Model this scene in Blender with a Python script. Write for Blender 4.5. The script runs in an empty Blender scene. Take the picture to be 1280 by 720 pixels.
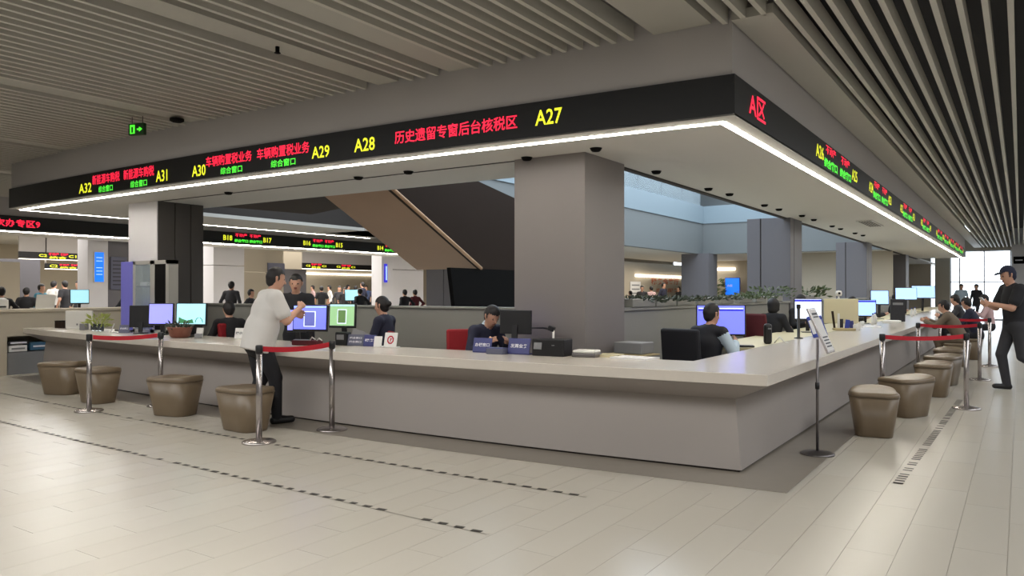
import bpy, bmesh, math, random
import numpy as np
from mathutils import Vector, Matrix, Euler

random.seed(7)
SC = bpy.context.scene
COL = SC.collection
PI = math.pi

# ------------------------------------------------------------------ camera
FPX, YAW, PITCH = 955.0, 0.5875, 4.0 / 955.0
cam_d = bpy.data.cameras.new('camera')
cam = bpy.data.objects.new('camera', cam_d)
COL.objects.link(cam)
cam.location = (1.92, -6.29, 1.5)
cam.rotation_euler = (PI / 2 + PITCH, 0, YAW)
cam_d.sensor_width = 36.0
cam_d.lens = 36.0 * FPX / 1280.0
cam_d.clip_end = 200
SC.camera = cam

# ------------------------------------------------------------------ world, view
w = bpy.data.worlds.new('world')
SC.world = w
w.use_nodes = True
w.node_tree.nodes['Background'].inputs[0].default_value = (0.80, 0.90, 1.0, 1)
w.node_tree.nodes['Background'].inputs[1].default_value = 4.0
vs = SC.view_settings
vs.view_transform = 'Standard'
vs.look = 'None'
vs.exposure = 0.0
vs.gamma = 1.0
vs.use_curve_mapping = False


def area(name, loc, size, power, col=(1, 0.985, 0.96), rot=(0, 0, 0), spread=PI):
    d = bpy.data.lights.new(name, 'AREA')
    d.shape = 'RECTANGLE'
    d.size, d.size_y = size
    d.energy = power
    d.color = col
    d.spread = spread
    o = bpy.data.objects.new(name, d)
    o.location = loc
    o.rotation_euler = rot
    COL.objects.link(o)
    return o


# added fill lights out of view over the visitor hall and the right corridor
area('hall_fill_light', (-8.0, -4.7, 3.7), (6.0, 2.0), 215)
area('hall_fill_light', (-1.5, -4.7, 3.7), (6.0, 1.6), 215)
area('hall_fill_light', (4.2, -4.5, 3.7), (3.0, 3.0), 120)
area('corridor_fill_light', (4.2, 3.0, 3.7), (2.0, 9.0), 230, (.95, .97, 1))
area('corridor_fill_light', (4.2, 14.0, 3.7), (2.0, 9.0), 230, (.95, .97, 1))
area('corridor_fill_light', (4.2, 27.0, 3.7), (2.0, 12.0), 360, (.92, .96, 1))
# added fill lights hidden above the far service halls
area('far_hall_fill', (-24.0, 8.0, 3.85), (5.0, 9.0), 760, (1, .97, .94))
area('far_hall_fill', (-24.0, 19.0, 3.85), (5.0, 9.0), 760, (1, .97, .94))
area('far_hall_fill', (-34.0, 14.0, 3.85), (5.0, 24.0), 1100, (1, .95, .88))
area('far_canopy_fill', (-18.9, 17.5, 2.93), (.3, 9.0), 230, (.96, .97, 1), (0, -.5, 0))  # added fill pair, boosts the far LED strip's light on the white columns
area('far_canopy_fill', (-18.9, 7.0, 2.93), (.3, 8.0), 160, (.96, .97, 1), (0, -.5, 0))
area('far_room_lamp', (-11.5, 27.0, 2.9), (3.0, 5.0), 170, (1, .93, .82))


# ------------------------------------------------------------------ materials
def lin(c):
    return tuple(((v / 255.0) / 12.92 if v / 255.0 <= 0.04045 else ((v / 255.0 + 0.055) / 1.055) ** 2.4) for v in c)


MATS = {}


def mat(name, rgb, rough=0.5, metal=0.0, emit=0.0, noise=0.0, nscale=6.0, bump=0.0, spec=0.5, alpha=1.0, trans=0.0, ecol=None):
    """procedural material: colour with a little noise, optional fine relief, optional light"""
    if name in MATS:
        return MATS[name]
    m = bpy.data.materials.new(name)
    m.use_nodes = True
    nt = m.node_tree
    b = nt.nodes['Principled BSDF']
    c = lin(rgb) + (1,)
    b.inputs['Base Color'].default_value = c
    b.inputs['Roughness'].default_value = rough
    b.inputs['Metallic'].default_value = metal
    b.inputs['Specular IOR Level'].default_value = spec
    if alpha < 1:
        b.inputs['Alpha'].default_value = alpha
    if trans:
        b.inputs['Transmission Weight'].default_value = trans
    if emit:
        b.inputs['Emission Color'].default_value = (lin(ecol) + (1,)) if ecol else c
        b.inputs['Emission Strength'].default_value = emit
    if noise or bump:
        tc = nt.nodes.new('ShaderNodeTexCoord')
        n = nt.nodes.new('ShaderNodeTexNoise')
        n.inputs['Scale'].default_value = nscale
        n.inputs['Detail'].default_value = 5
        nt.links.new(tc.outputs['Object'], n.inputs['Vector'])
        if noise:
            mx = nt.nodes.new('ShaderNodeMix')
            mx.data_type = 'RGBA'
            mx.inputs[6].default_value = tuple(v * (1 - noise) for v in c[:3]) + (1,)
            mx.inputs[7].default_value = tuple(min(1, v * (1 + noise)) for v in c[:3]) + (1,)
            nt.links.new(n.outputs['Fac'], mx.inputs[0])
            nt.links.new(mx.outputs[2], b.inputs['Base Color'])
        if bump:
            bp = nt.nodes.new('ShaderNodeBump')
            bp.inputs['Strength'].default_value = bump
            bp.inputs['Distance'].default_value = 0.01
            nt.links.new(n.outputs['Fac'], bp.inputs['Height'])
            nt.links.new(bp.outputs['Normal'], b.inputs['Normal'])
    MATS[name] = m
    return m


def floor_material():
    m = bpy.data.materials.new('floor_stone')
    m.use_nodes = True
    nt = m.node_tree
    N, L = nt.nodes, nt.links
    b = N['Principled BSDF']
    geo = N.new('ShaderNodeNewGeometry')
    sep = N.new('ShaderNodeSeparateXYZ')
    L.new(geo.outputs['Position'], sep.inputs[0])

    def mth(op, a, bb=None):
        n = N.new('ShaderNodeMath')
        n.operation = op
        for i, v in enumerate((a, bb)):
            if v is None:
                continue
            if isinstance(v, (int, float)):
                n.inputs[i].default_value = v
            else:
                L.new(v, n.inputs[i])
        return n.outputs[0]
    row = mth('FLOOR', mth('DIVIDE', sep.outputs[0], PW))
    colm = mth('FLOOR', mth('DIVIDE', mth('ADD', sep.outputs[1], mth('MULTIPLY', row, PSTEP)), PL))
    cmb = N.new('ShaderNodeCombineXYZ')
    L.new(row, cmb.inputs[0])
    L.new(colm, cmb.inputs[1])
    wn = N.new('ShaderNodeTexWhiteNoise')
    L.new(cmb.outputs[0], wn.inputs['Vector'])
    no = N.new('ShaderNodeTexNoise')
    no.inputs['Scale'].default_value = 1.3
    no.inputs['Detail'].default_value = 6
    mp = N.new('ShaderNodeMapping')
    mp.inputs['Scale'].default_value = (3.0, 0.6, 1)
    L.new(geo.outputs['Position'], mp.inputs[0])
    L.new(mp.outputs[0], no.inputs['Vector'])
    f = mth('ADD', mth('MULTIPLY', wn.outputs[0], 0.55), mth('MULTIPLY', no.outputs['Fac'], 0.45))
    mx = N.new('ShaderNodeMix')
    mx.data_type = 'RGBA'
    mx.inputs[6].default_value = lin((174, 168, 156)) + (1,)
    mx.inputs[7].default_value = lin((179, 174, 163)) + (1,)
    L.new(f, mx.inputs[0])
    L.new(mx.outputs[2], b.inputs['Base Color'])
    b.inputs['Roughness'].default_value = 0.27
    b.inputs['Specular IOR Level'].default_value = 0.45
    MATS['floor_stone'] = m
    return m


PW, PL, PSTEP = 0.265, 1.1, 0.37
floor_material()
M = MATS
mat('border_stone', (146, 138, 126), 0.35, noise=.08)
mat('grout', (158, 152, 140), 0.8)
mat('counter_panel', (166, 159, 154), 0.45, noise=.03, nscale=1.5)
mat('worktop_quartz', (212, 204, 193), 0.2, noise=.03, nscale=20)
mat('soffit_white', (204, 201, 194), 0.75)
mat('bulkhead_paint', (182, 178, 176), 0.8, noise=.02, nscale=.7)
mat('slat_paint', (190, 187, 177), 0.6)
mat('strip_paint', (170, 167, 158), 0.7)
mat('plenum_dark', (66, 66, 68), 0.9)
mat('groove_dark', (60, 55, 52), 0.9)
mat('band_black', (11, 11, 12), 0.5)
mat('led_white', (255, 250, 240), 0.5, emit=44.0, ecol=(255, 248, 236))
mat('led_white_soft', (255, 250, 240), 0.5, emit=4.0, ecol=(255, 244, 226))
mat('led_red', (255, 30, 60), 0.5, emit=1.25, ecol=(255, 40, 72))
mat('led_yellow', (235, 235, 40), 0.5, emit=1.05, ecol=(236, 240, 50))
mat('led_green', (80, 255, 60), 0.5, emit=1.05, ecol=(92, 245, 70))
mat('column_warm', (122, 116, 114), 0.55, noise=.03, nscale=1.2)
mat('column_grey', (104, 102, 106), 0.55, noise=.03, nscale=1.2)
mat('column_dark', (74, 70, 67), 0.5, noise=.04, nscale=1.2)
mat('white_paint', (214, 212, 214), 0.7)
mat('beige_paint', (180, 170, 152), 0.8)
mat('partition_grey', (138, 137, 131), 0.6, noise=.03, nscale=2)
mat('bluish_paint', (134, 150, 159), 0.7)
mat('grey_bulkhead', (116, 121, 122), 0.8)
mat('bronze', (172, 138, 110), 0.42, metal=.3, noise=.08, nscale=1.5)
mat('bronze_highlight', (206, 166, 130), 0.5)
mat('brown_dark', (46, 34, 26), 0.7, spec=.2, noise=.08, nscale=2)
mat('near_black', (17, 16, 16), 0.8, spec=.1)
mat('leather', (112, 97, 77), 0.38, noise=.06, nscale=9, bump=.12)
mat('leather_piping', (88, 76, 60), 0.45)
mat('steel', (178, 172, 170), 0.25, metal=.9)
mat('steel_dark', (120, 116, 116), 0.35, metal=.8)
mat('belt_red', (190, 22, 42), 0.6)
mat('plastic_black', (24, 24, 27), 0.4)
mat('plastic_white', (222, 220, 214), 0.4)
mat('plastic_grey', (130, 130, 132), 0.5)
mat('plastic_beige', (206, 196, 160), 0.5)
mat('paper_white', (232, 230, 228), 0.8)
mat('chair_red', (150, 18, 28), 0.7, noise=.1, nscale=30)
mat('chair_black', (22, 23, 31), 0.7)
mat('plate_blue', (58, 62, 120), 0.4)
mat('plate_grey', (98, 100, 120), 0.4)
mat('terracotta', (128, 78, 62), 0.6, noise=.1)
mat('leaf_green', (86, 100, 66), 0.6, noise=.3, nscale=5)
mat('leaf_dark', (74, 82, 68), 0.6, noise=.3, nscale=5)
mat('leaf_yellow', (160, 170, 84), 0.6, noise=.3, nscale=5)
mat('glass', (225, 235, 238), 0.05, trans=.92)
mat('glass_rail', (190, 205, 212), 0.08, alpha=.35)
mat('exit_green', (70, 230, 60), 0.5, emit=1.2, ecol=(80, 240, 50))
mat('exit_dark', (20, 60, 24), 0.5)
mat('screen_blue', (120, 125, 255), 0.3, emit=.95, ecol=(118, 128, 250))
mat('screen_blue2', (150, 150, 250), 0.3, emit=.95, ecol=(150, 152, 248))
mat('screen_green', (150, 195, 140), 0.3, emit=.8, ecol=(146, 186, 140))
mat('screen_cyan', (170, 225, 240), 0.3, emit=.95, ecol=(168, 226, 240))
mat('screen_sky', (170, 205, 250), 0.3, emit=1.0, ecol=(168, 205, 250))
mat('screen_pale', (225, 235, 255), 0.3, emit=1.05, ecol=(222, 232, 255))
mat('screen_deep', (40, 40, 190), 0.3, emit=.7, ecol=(46, 44, 200))
mat('screen_grass', (60, 120, 80), 0.3, emit=.6, ecol=(70, 140, 90))
mat('screen_mid', (105, 112, 190), 0.3, emit=.7, ecol=(105, 112, 186))
mat('screen_olive', (100, 135, 80), 0.3, emit=.6, ecol=(98, 130, 78))
mat('poster_blue', (20, 110, 240), 0.4, emit=.95, ecol=(20, 116, 244))
mat('violet_lit', (110, 108, 190), 0.4, emit=.12)  # purple light on the panel put into its colour and faint glow
mat('text_white', (235, 235, 240), 0.6)
mat('text_dark', (60, 62, 70), 0.6)
mat('text_rust', (172, 92, 60), 0.6)
mat('red_emblem', (190, 40, 60), 0.6)
mat('navy_cloth', (34, 36, 56), 0.85, noise=.1, nscale=20)
mat('black_cloth', (30, 30, 34), 0.85, noise=.1, nscale=20)
mat('charcoal_cloth', (52, 52, 56), 0.85, noise=.1, nscale=20)
mat('white_cloth', (214, 211, 207), 0.85, noise=.03, nscale=8)
mat('pale_blue_cloth', (188, 205, 218), 0.85, noise=.05, nscale=8)
mat('olive_cloth', (112, 98, 82), 0.85, noise=.1, nscale=12)
mat('teal_cloth', (60, 120, 140), 0.85)
mat('maroon_cloth', (88, 26, 34), 0.85)
mat('blue_cloth', (58, 74, 108), 0.85)
mat('pink_cloth', (190, 160, 160), 0.85)
mat('skin', (196, 150, 126), 0.55)
mat('hair', (24, 20, 20), 0.6)
mat('hair_grey', (60, 54, 50), 0.6)
mat('shoe_black', (20, 20, 22), 0.5)
mat('sole_white', (220, 220, 220), 0.6)
mat('lip', (150, 84, 76), 0.6)
mat('folder_blue', (52, 70, 160), 0.5)
mat('folder_teal', (60, 100, 130), 0.5)
mat('wood_tray', (176, 160, 118), 0.6)
mat('tape_black', (40, 34, 28), 0.7)
mat('tape_worn', (160, 140, 96), 0.8)
mat('frame_light', (168, 166, 160), 0.5)
mat('window_glow_frame', (220, 222, 226), 0.5)


# ------------------------------------------------------------------ mesh helpers
class MB:
    """collects shapes; build() links them as one mesh object"""

    def __init__(s):
        s.v, s.f, s.sm, s.mi = [], [], [], []

    def add(s, vs, fs, smooth=False, mi=0):
        o = len(s.v)
        s.v += [tuple(v) for v in vs]
        for f in fs:
            s.f.append(tuple(i + o for i in f))
            s.sm.append(smooth)
            s.mi.append(mi)
        return s

    def box(s, c, d, rot=None, bev=0.0, mi=0):
        x, y, z = (k / 2 for k in d)
        if bev > 0:
            vs, fs = bevbox(round(d[0], 4), round(d[1], 4), round(d[2], 4), round(min(bev, x * .98, y * .98, z * .98), 4))
        else:
            vs = [(-x, -y, -z), (x, -y, -z), (x, y, -z), (-x, y, -z), (-x, -y, z), (x, -y, z), (x, y, z), (-x, y, z)]
            fs = [(0, 3, 2, 1), (4, 5, 6, 7), (0, 1, 5, 4), (1, 2, 6, 5), (2, 3, 7, 6), (3, 0, 4, 7)]
        if rot is not None:
            R = Euler(rot).to_matrix()
            vs = [R @ Vector(v) for v in vs]
        return s.add([(v[0] + c[0], v[1] + c[1], v[2] + c[2]) for v in vs], fs, False, mi)

    def span(s, a, b, mi=0, bev=0.0):
        return s.box([(a[i] + b[i]) / 2 for i in range(3)], [abs(b[i] - a[i]) for i in range(3)], None, bev, mi)

    def lathe(s, prof, c=(0, 0, 0), n=20, smooth=True, mi=0):
        vs, fs = [], []
        m = len(prof)
        for i in range(n):
            a = 2 * PI * i / n
            for r, z in prof:
                vs.append((c[0] + r * math.cos(a), c[1] + r * math.sin(a), c[2] + z))
        for i in range(n):
            j = (i + 1) % n
            for k in range(m - 1):
                fs.append((i * m + k, j * m + k, j * m + k + 1, i * m + k + 1))
        fs.append(tuple(i * m + m - 1 for i in range(n)))
        fs.append(tuple(i * m for i in reversed(range(n))))
        return s.add(vs, fs, smooth, mi)

    def tube(s, pts, r, n=8, smooth=True, mi=0):
        pts = [Vector(p) for p in pts]
        rr = r if isinstance(r, (list, tuple)) else [r] * len(pts)
        vs, fs = [], []
        ref = Vector((0, 0, 1))
        for i, p in enumerate(pts):
            t = (pts[min(i + 1, len(pts) - 1)] - pts[max(i - 1, 0)]).normalized()
            if abs(t.dot(ref)) > .95:
                ref = Vector((1, 0, 0))
            u = t.cross(ref).normalized()
            q = t.cross(u)
            for k in range(n):
                a = 2 * PI * k / n
                vs.append(p + (u * math.cos(a) + q * math.sin(a)) * rr[i])
        for i in range(len(pts) - 1):
            for k in range(n):
                l = (k + 1) % n
                fs.append((i * n + k, i * n + l, (i + 1) * n + l, (i + 1) * n + k))
        fs.append(tuple(reversed(range(n))))
        fs.append(tuple((len(pts) - 1) * n + k for k in range(n)))
        return s.add(vs, fs, smooth, mi)

    def prism(s, poly, z0, z1, smooth=False, mi=0):
        n = len(poly)
        vs = [(x, y, z0) for x, y in poly] + [(x, y, z1) for x, y in poly]
        fs = [(i, (i + 1) % n, n + (i + 1) % n, n + i) for i in range(n)]
        fs += [tuple(reversed(range(n))), tuple(range(n, 2 * n))]
        return s.add(vs, fs, smooth, mi)

    def slab(s, pts, thick, axis):
        """extrude a 3-D polygon by the vector axis*thick"""
        ax = Vector(axis) * thick
        n = len(pts)
        vs = [Vector(p) for p in pts] + [Vector(p) + ax for p in pts]
        fs = [(i, (i + 1) % n, n + (i + 1) % n, n + i) for i in range(n)]
        fs += [tuple(reversed(range(n))), tuple(range(n, 2 * n))]
        return s.add(vs, fs)

    def mesh(s, name, mats):
        me = bpy.data.meshes.new(name)
        me.from_pydata(s.v, [], s.f)
        for m in (mats if isinstance(mats, (list, tuple)) else [mats]):
            me.materials.append(M[m] if isinstance(m, str) else m)
        me.polygons.foreach_set('use_smooth', s.sm)
        me.polygons.foreach_set('material_index', s.mi)
        me.update()
        bm = bmesh.new()
        bm.from_mesh(me)
        bmesh.ops.recalc_face_normals(bm, faces=bm.faces)
        bm.to_mesh(me)
        bm.free()
        return me

    def build(s, name, mats, parent=None, loc=(0, 0, 0), rot=(0, 0, 0)):
        return link(name, s.mesh(name, mats), parent, loc, rot)


_bb = {}


def bevbox(dx, dy, dz, b):
    k = (dx, dy, dz, b)
    if k not in _bb:
        bm = bmesh.new()
        bmesh.ops.create_cube(bm, size=1)
        for v in bm.verts:
            v.co = Vector((v.co.x * dx, v.co.y * dy, v.co.z * dz))
        bmesh.ops.bevel(bm, geom=bm.edges[:], offset=b, segments=2, profile=.5, affect='EDGES')
        bm.verts.index_update()
        _bb[k] = ([tuple(v.co) for v in bm.verts], [tuple(v.index for v in f.verts) for f in bm.faces])
        bm.free()
    return _bb[k]


def link(name, me, parent=None, loc=(0, 0, 0), rot=(0, 0, 0)):
    o = bpy.data.objects.new(name, me)
    COL.objects.link(o)
    o.location = loc
    o.rotation_euler = rot
    if parent:
        o.parent = parent
    return o


def tag(o, label=None, cat=None, group=None, kind=None):
    if label:
        o['label'] = label
    if cat:
        o['category'] = cat
    if group:
        o['group'] = group
    if kind:
        o['kind'] = kind
    return o


def thing(name, label, cat, loc=(0, 0, 0), rz=0, group=None):
    o = bpy.data.objects.new(name, None)
    o.empty_display_size = .1
    COL.objects.link(o)
    o.location = loc
    o.rotation_euler = (0, 0, rz)
    return tag(o, label, cat, group)


def struct(o):
    o['kind'] = 'structure'
    return o


def copy_tree(root, loc, rz, label=None, group=None):
    r = root.copy()
    COL.objects.link(r)
    r.location = loc
    r.rotation_euler = (0, 0, rz)
    if label:
        r['label'] = label
    if group:
        r['group'] = group
    for ch in list(root.children):
        c = ch.copy()
        COL.objects.link(c)
        c.parent = r
        for g in list(ch.children):
            d = g.copy()
            COL.objects.link(d)
            d.parent = c
    return r


_txt = {}


def text_mesh(body, bold=.012):
    k = (body, bold)
    if k not in _txt:
        c = bpy.data.curves.new('lettering', 'FONT')
        c.body = body
        c.offset = bold
        c.resolution_u = 2
        o = bpy.data.objects.new('lettering', c)
        COL.objects.link(o)
        me = bpy.data.meshes.new_from_object(o.evaluated_get(bpy.context.evaluated_depsgraph_get()))
        bpy.data.objects.remove(o)
        co = np.array([v.co[:] for v in me.vertices]) if len(me.vertices) else np.zeros((1, 3))
        _txt[k] = (co, [tuple(p.vertices) for p in me.polygons])
        bpy.data.meshes.remove(me)
    return _txt[k]


def lettering(body, mname, wd, ht, loc, rot, parent, bold=.012, name='lettering'):
    """flat print of width wd and height ht, centred on loc, facing local -Y before rot"""
    co, fs = text_mesh(body, bold)
    lo, hi = co.min(0), co.max(0)
    sz = np.maximum(hi - lo, 1e-6)
    v = (co - (lo + hi) / 2) / sz
    vs = np.stack([v[:, 0] * wd, np.zeros(len(v)), v[:, 1] * ht], 1)
    me = bpy.data.meshes.new(name)
    me.from_pydata([tuple(p) for p in vs], [], fs)
    me.materials.append(M[mname])
    return link(name, me, parent, loc, rot)


FRONT = (0, 0, 0)            # lettering that faces -Y
SIDE = (0, 0, PI / 2)        # lettering that faces +X


def normals(path):
    ds = [(Vector(path[i + 1]) - Vector(path[i])).normalized() for i in range(len(path) - 1)]
    ns = [Vector((d.y, -d.x)) for d in ds]
    out = [ns[0]]
    for i in range(1, len(ns)):
        out.append((ns[i - 1] + ns[i]) / (1 + ns[i - 1].dot(ns[i])))
    return out + [ns[-1]]


def sweep(mb, path, prof, i0=0, i1=None, closed=True):
    ns = normals(path)
    i1 = len(path) - 1 if i1 is None else i1
    m = len(prof)
    vs, fs = [], []
    for i in range(i0, i1 + 1):
        for o, z in prof:
            p = Vector(path[i]) + ns[i] * o
            vs.append((p.x, p.y, z))
    n = i1 - i0 + 1
    for i in range(n - 1):
        for k in range(m if closed else m - 1):
            l = (k + 1) % m
            fs.append((i * m + k, (i + 1) * m + k, (i + 1) * m + l, i * m + l))
    if closed:
        fs.append(tuple(range(m)))
        fs.append(tuple((n - 1) * m + k for k in reversed(range(m))))
    return mb.add(vs, fs)


def g_counter(u):
    return -.0102 * u * (9.3 - u)


def g_band(u):
    return -.005 * u * (13 - u)


# ================================================================== the setting
# ---- floor: stone planks
floor = struct(link('floor', MB().span((-42, -13, -.12), (9, 44, -.004)).mesh('floor', 'grout')))
fwd = Vector((-math.sin(YAW), math.cos(YAW)))
rgt = Vector((math.cos(YAW), math.sin(YAW)))
near, rest = [], []
for r in range(int(-42 / PW), int(9 / PW)):
    for c in range(-30, 60):
        x0, y0 = r * PW, c * PL - r * PSTEP
        if y0 < -12.8 or y0 > 43:
            continue
        v = Vector((x0 + PW / 2 - 1.92, y0 + PL / 2 + 6.29))
        d, l = v.dot(fwd), v.dot(rgt)
        hidden = x0 < -.1 and y0 + PL > .2 and x0 > -12.5      # under the counter and behind it
        if d > 3.2 and abs(l) < d * .70 and not hidden:
            near.append((d, x0, y0))
        else:
            rest.append((x0, y0))
near.sort()
rest += [(x, y) for _, x, y in near[290:]]
G = .0011
pm = MB().add([(G, G, 0), (PW - G, G, 0), (PW - G, PL - G, 0), (G, PL - G, 0), (G, G, -.02), (PW - G, G, -.02), (PW - G, PL - G, -.02), (G, PL - G, -.02)],
              [(0, 1, 2, 3), (0, 4, 5, 1), (1, 5, 6, 2), (2, 6, 7, 3), (3, 7, 4, 0), (4, 7, 6, 5)]).mesh('floor_plank', 'floor_stone')
for _, x, y in near[:290]:
    link('floor_plank', pm, floor, (x, y, 0))
mb = MB()
for x, y in rest:
    mb.add([(x + G, y + G, 0), (x + PW - G, y + G, 0), (x + PW - G, y + PL - G, 0), (x + G, y + PL - G, 0)], [(0, 1, 2, 3)])
tag(mb.build('floor_planks_beyond', 'floor_stone', floor), kind='stuff')

# ---- paths of the counter and of the canopy above it
XS = [-12.7 + 11.3 * i / 17 for i in range(18)] + [0.0]
path_c = [(x, g_counter(-x)) for x in XS] + [(0.0, 8.0), (0.0, 16.0), (0.0, 24.0), (0.0, 32.0)]
ICORN = 18
XF = [-13.1 + 13.03 * i / 18 for i in range(19)]
path_f = [(-13.1, 9.0)] + [(x, .067 + g_band(-x)) for x in XF] + [(-.07, 8.0), (-.07, 16.0), (-.07, 24.0), (-.07, 32.3)]
FC = 19      # index of the corner in path_f

b = MB()
sweep(b, path_c, [(-.1, .0005), (.47, .0005), (.47, .003), (-.1, .003)])
struct(b.build('trim_1', 'border_stone'))

# ---- canopy: bulkhead above the display band, white lip, soffit, inner edge
b = MB()
sweep(b, path_f, [(-.03, 3.32), (-.03, 4.57), (-.10, 4.57), (-.10, 3.32)])
struct(b.build('wall_bulkhead', 'bulkhead_paint'))
b = MB()
sweep(b, path_f, [(0, 2.975), (-.006, 2.968), (-.125, 2.958), (-.125, 2.99), (0, 2.99)])
struct(b.build('trim_2', 'soffit_white'))
YI = 1.84
outer = [(x, .067 + g_band(-x)) for x in XF]


def ring_poly(o):
    pts = [(-13.1 + o, 9.0)] + [(max(x, -13.1 + o) if x < -6 else min(x, -.07 - o), y + o) for x, y in outer] + [(-.07 - o, 32.3 - o)]
    return pts + [(-1.92, 32.3 - o), (-1.92, YI), (-11.2, YI), (-11.2, 9.0)]


struct(MB().prism(ring_poly(.175), 2.95, 3.02).build('ceiling_canopy', 'soffit_white'))
struct(MB().prism(ring_poly(.10), 3.02, 4.1).build('ceiling_canopy_core', 'groove_dark'))
struct(MB().span((-9.6, .785, 2.944), (-2.73, .815, 2.951)).build('gap_shade_strip', 'groove_dark'))  # dark strip on the soffit, painted shade of a groove
b = MB()
sweep(b, path_f, [(-1.85, 2.93), (-1.93, 2.93), (-1.93, 3.05), (-1.85, 3.05)], FC, None)
struct(b.build('trim_3', 'groove_dark'))

# ---- slatted ceiling of the visitor hall
ceil = struct(link('ceiling', MB().span((-42, -13, 4.55), (9, .2, 4.65)).span((-.2, .2, 4.55), (9, 44, 4.65)).span((-42, .2, 4.55), (-12.9, 44, 4.65)).mesh('ceiling', 'plenum_dark')))
STRIPS = [(-.52, .52), (-2.85, .30), (-3.82, .30), (-7.2, .32), (-10.7, .32), (-14.2, .32)]
SW, SH = .044, .15
unit = MB().box((0, .5, SH / 2), (SW, 1, SH)).mesh('ceiling_slat', 'slat_paint')
unitL = MB().box((0, .5, .04), (1, 1, .08)).mesh('ceiling_strip', 'strip_paint')


def slat_end(x):
    if x > .26:
        return 40.0
    if x > -13.05:
        return .067 + g_band(max(0, -x)) + (-.0 if x < -.07 else -.02)
    return 30.0


k = 0
x = 6.2
while x > -18.2:
    if not any(abs(x - sx) < sw / 2 + .04 for sx, sw in STRIPS) and not (-.07 < x < .27 and False):
        e = slat_end(x)
        o = link('ceiling_slat', unit, ceil, (x, -12.5, 3.75))
        o.scale = (1, e + 12.5, 1)
    x -= .167
for sx, sw in STRIPS:
    e = slat_end(sx)
    o = link('ceiling_strip', unitL, ceil, (sx, -12.5, 3.77))
    o.scale = (sw, e + 12.5, 1)
o = link('ceiling_strip', unitL, ceil, (.09, -.0, 3.75))     # flat edge strip along the right bulkhead
o.scale = (.34, 40.0, 1)

# ---- walls around the hall
struct(MB().span((-18.5, -13, 0), (-18.35, -2.2, 4.6)).build('wall_left', 'beige_paint'))
struct(MB().span((-42, -13.2, 0), (9, -13, 4.6)).build('wall_back', 'white_paint'))
struct(MB().span((9, -13, 0), (9.2, 44, 4.6)).build('wall_right', 'white_paint'))
# far wall with the big bright window; glazed front beyond the right end of the counter
b = MB()
b.span((-9, 40, 0), (-2.1, 40.25, 4.6)).span((-1.85, 40, 0), (-1.2, 40.25, 3.3)).span((-2.1, 40, 3.3), (-1.2, 40.25, 4.6))
b.span((-1.2, 40, 3.62), (1.7, 40.25, 4.6))
struct(MB().span((1.55, 38.0, 0), (9, 38.2, 4.6)).span((1.55, 38.2, 0), (1.7, 40.2, 4.6)).build('wall_far_right', 'white_paint'))  # beige wall given paler paint in place of light that misses it
struct(b.build('wall_far', 'beige_paint'))
wf = struct(link('window_1', MB().span((-1.2, 40.02, 0), (1.55, 40.1, .08)).span((-1.2, 40.02, 3.55), (1.55, 40.1, 3.62)).mesh('window_1', 'window_glow_frame')))
for x in (-1.16, -.75, .35, 1.5):
    MB().span((x - .03, 40.02, 0), (x + .03, 40.1, 3.6)).build('window_mullion', 'window_glow_frame', wf)
MB().span((-1.2, 40.02, 1.95), (1.55, 40.1, 2.0)).build('window_rail', 'window_glow_frame', wf)
w2 = struct(link('window_2', MB().span((-2.1, 40.05, 0), (-2.06, 40.12, 3.3)).span((-1.89, 40.05, 0), (-1.85, 40.12, 3.3)).mesh('window_2', 'window_glow_frame')))

# ---- columns


def column(name, x0, x1, y0, y1, m, seams=(), top=2.96, xseams=None):
    o = struct(link(name, MB().span((x0 + .015, y0 + .015, 0), (x1 - .015, y1 - .015, top)).mesh(name, 'groove_dark')))
    xs = [x0] + [x0 + (x1 - x0) * s for s in (seams if xseams is None else xseams)] + [x1]
    for i in range(len(xs) - 1):
        MB().span((xs[i] + (.012 if i else 0), y0, 0), (xs[i + 1] - (.012 if i < len(xs) - 2 else 0), y0 + .02, top), bev=.004).build('column_panel', m, o)
    ys = [y0 + .021] + [y0 + (y1 - y0) * s for s in seams] + [y1]
    for i in range(len(ys) - 1):
        MB().span((x1 - .02, ys[i] + (.012 if i else 0), 0), (x1, ys[i + 1] - (.012 if i < len(ys) - 2 else 0), top), bev=.004).build('column_panel', m, o)
    MB().span((x0, y0 + .021, 0), (x0 + .02, y1, top)).build('column_panel', m, o)
    return o


column('column_1', -2.73, -1.85, .74, 1.69, 'column_warm')
for i, y in enumerate((9.25, 18.2, 27.4)):
    column('column_%d' % (i + 2), -2.70, -1.85, y, y + .95, 'column_grey', (.32,))
o = column('column_5', -10.42, -9.6, .74, 1.58, 'column_dark', (.38, .72), xseams=())
for ch in o.children:
    if ch.location.length == 0 and max(v.co.y for v in ch.data.vertices) < .8:
        ch.data.materials[0] = M['white_paint']  # spotlit front face: the brightness is put into its colour

# ---- low grey partition between the columns, around the escalator well
struct(MB().span((-9.6, 1.56, 0), (-2.73, 1.66, 1.27), bev=.008).span((-9.6, 1.53, 1.27), (-2.73, 1.69, 1.30), bev=.006).build('partition_front', 'partition_grey'))
b = MB()
for y0, y1 in ((1.69, 9.25), (10.2, 18.2), (19.15, 27.4)):
    b.span((-1.98, y0, 0), (-1.88, y1, 1.27), bev=.008).span((-2.02, y0, 1.27), (-1.85, y1, 1.31), bev=.006)
struct(b.build('partition_side', 'partition_grey'))
for i in range(5):
    pass

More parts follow.
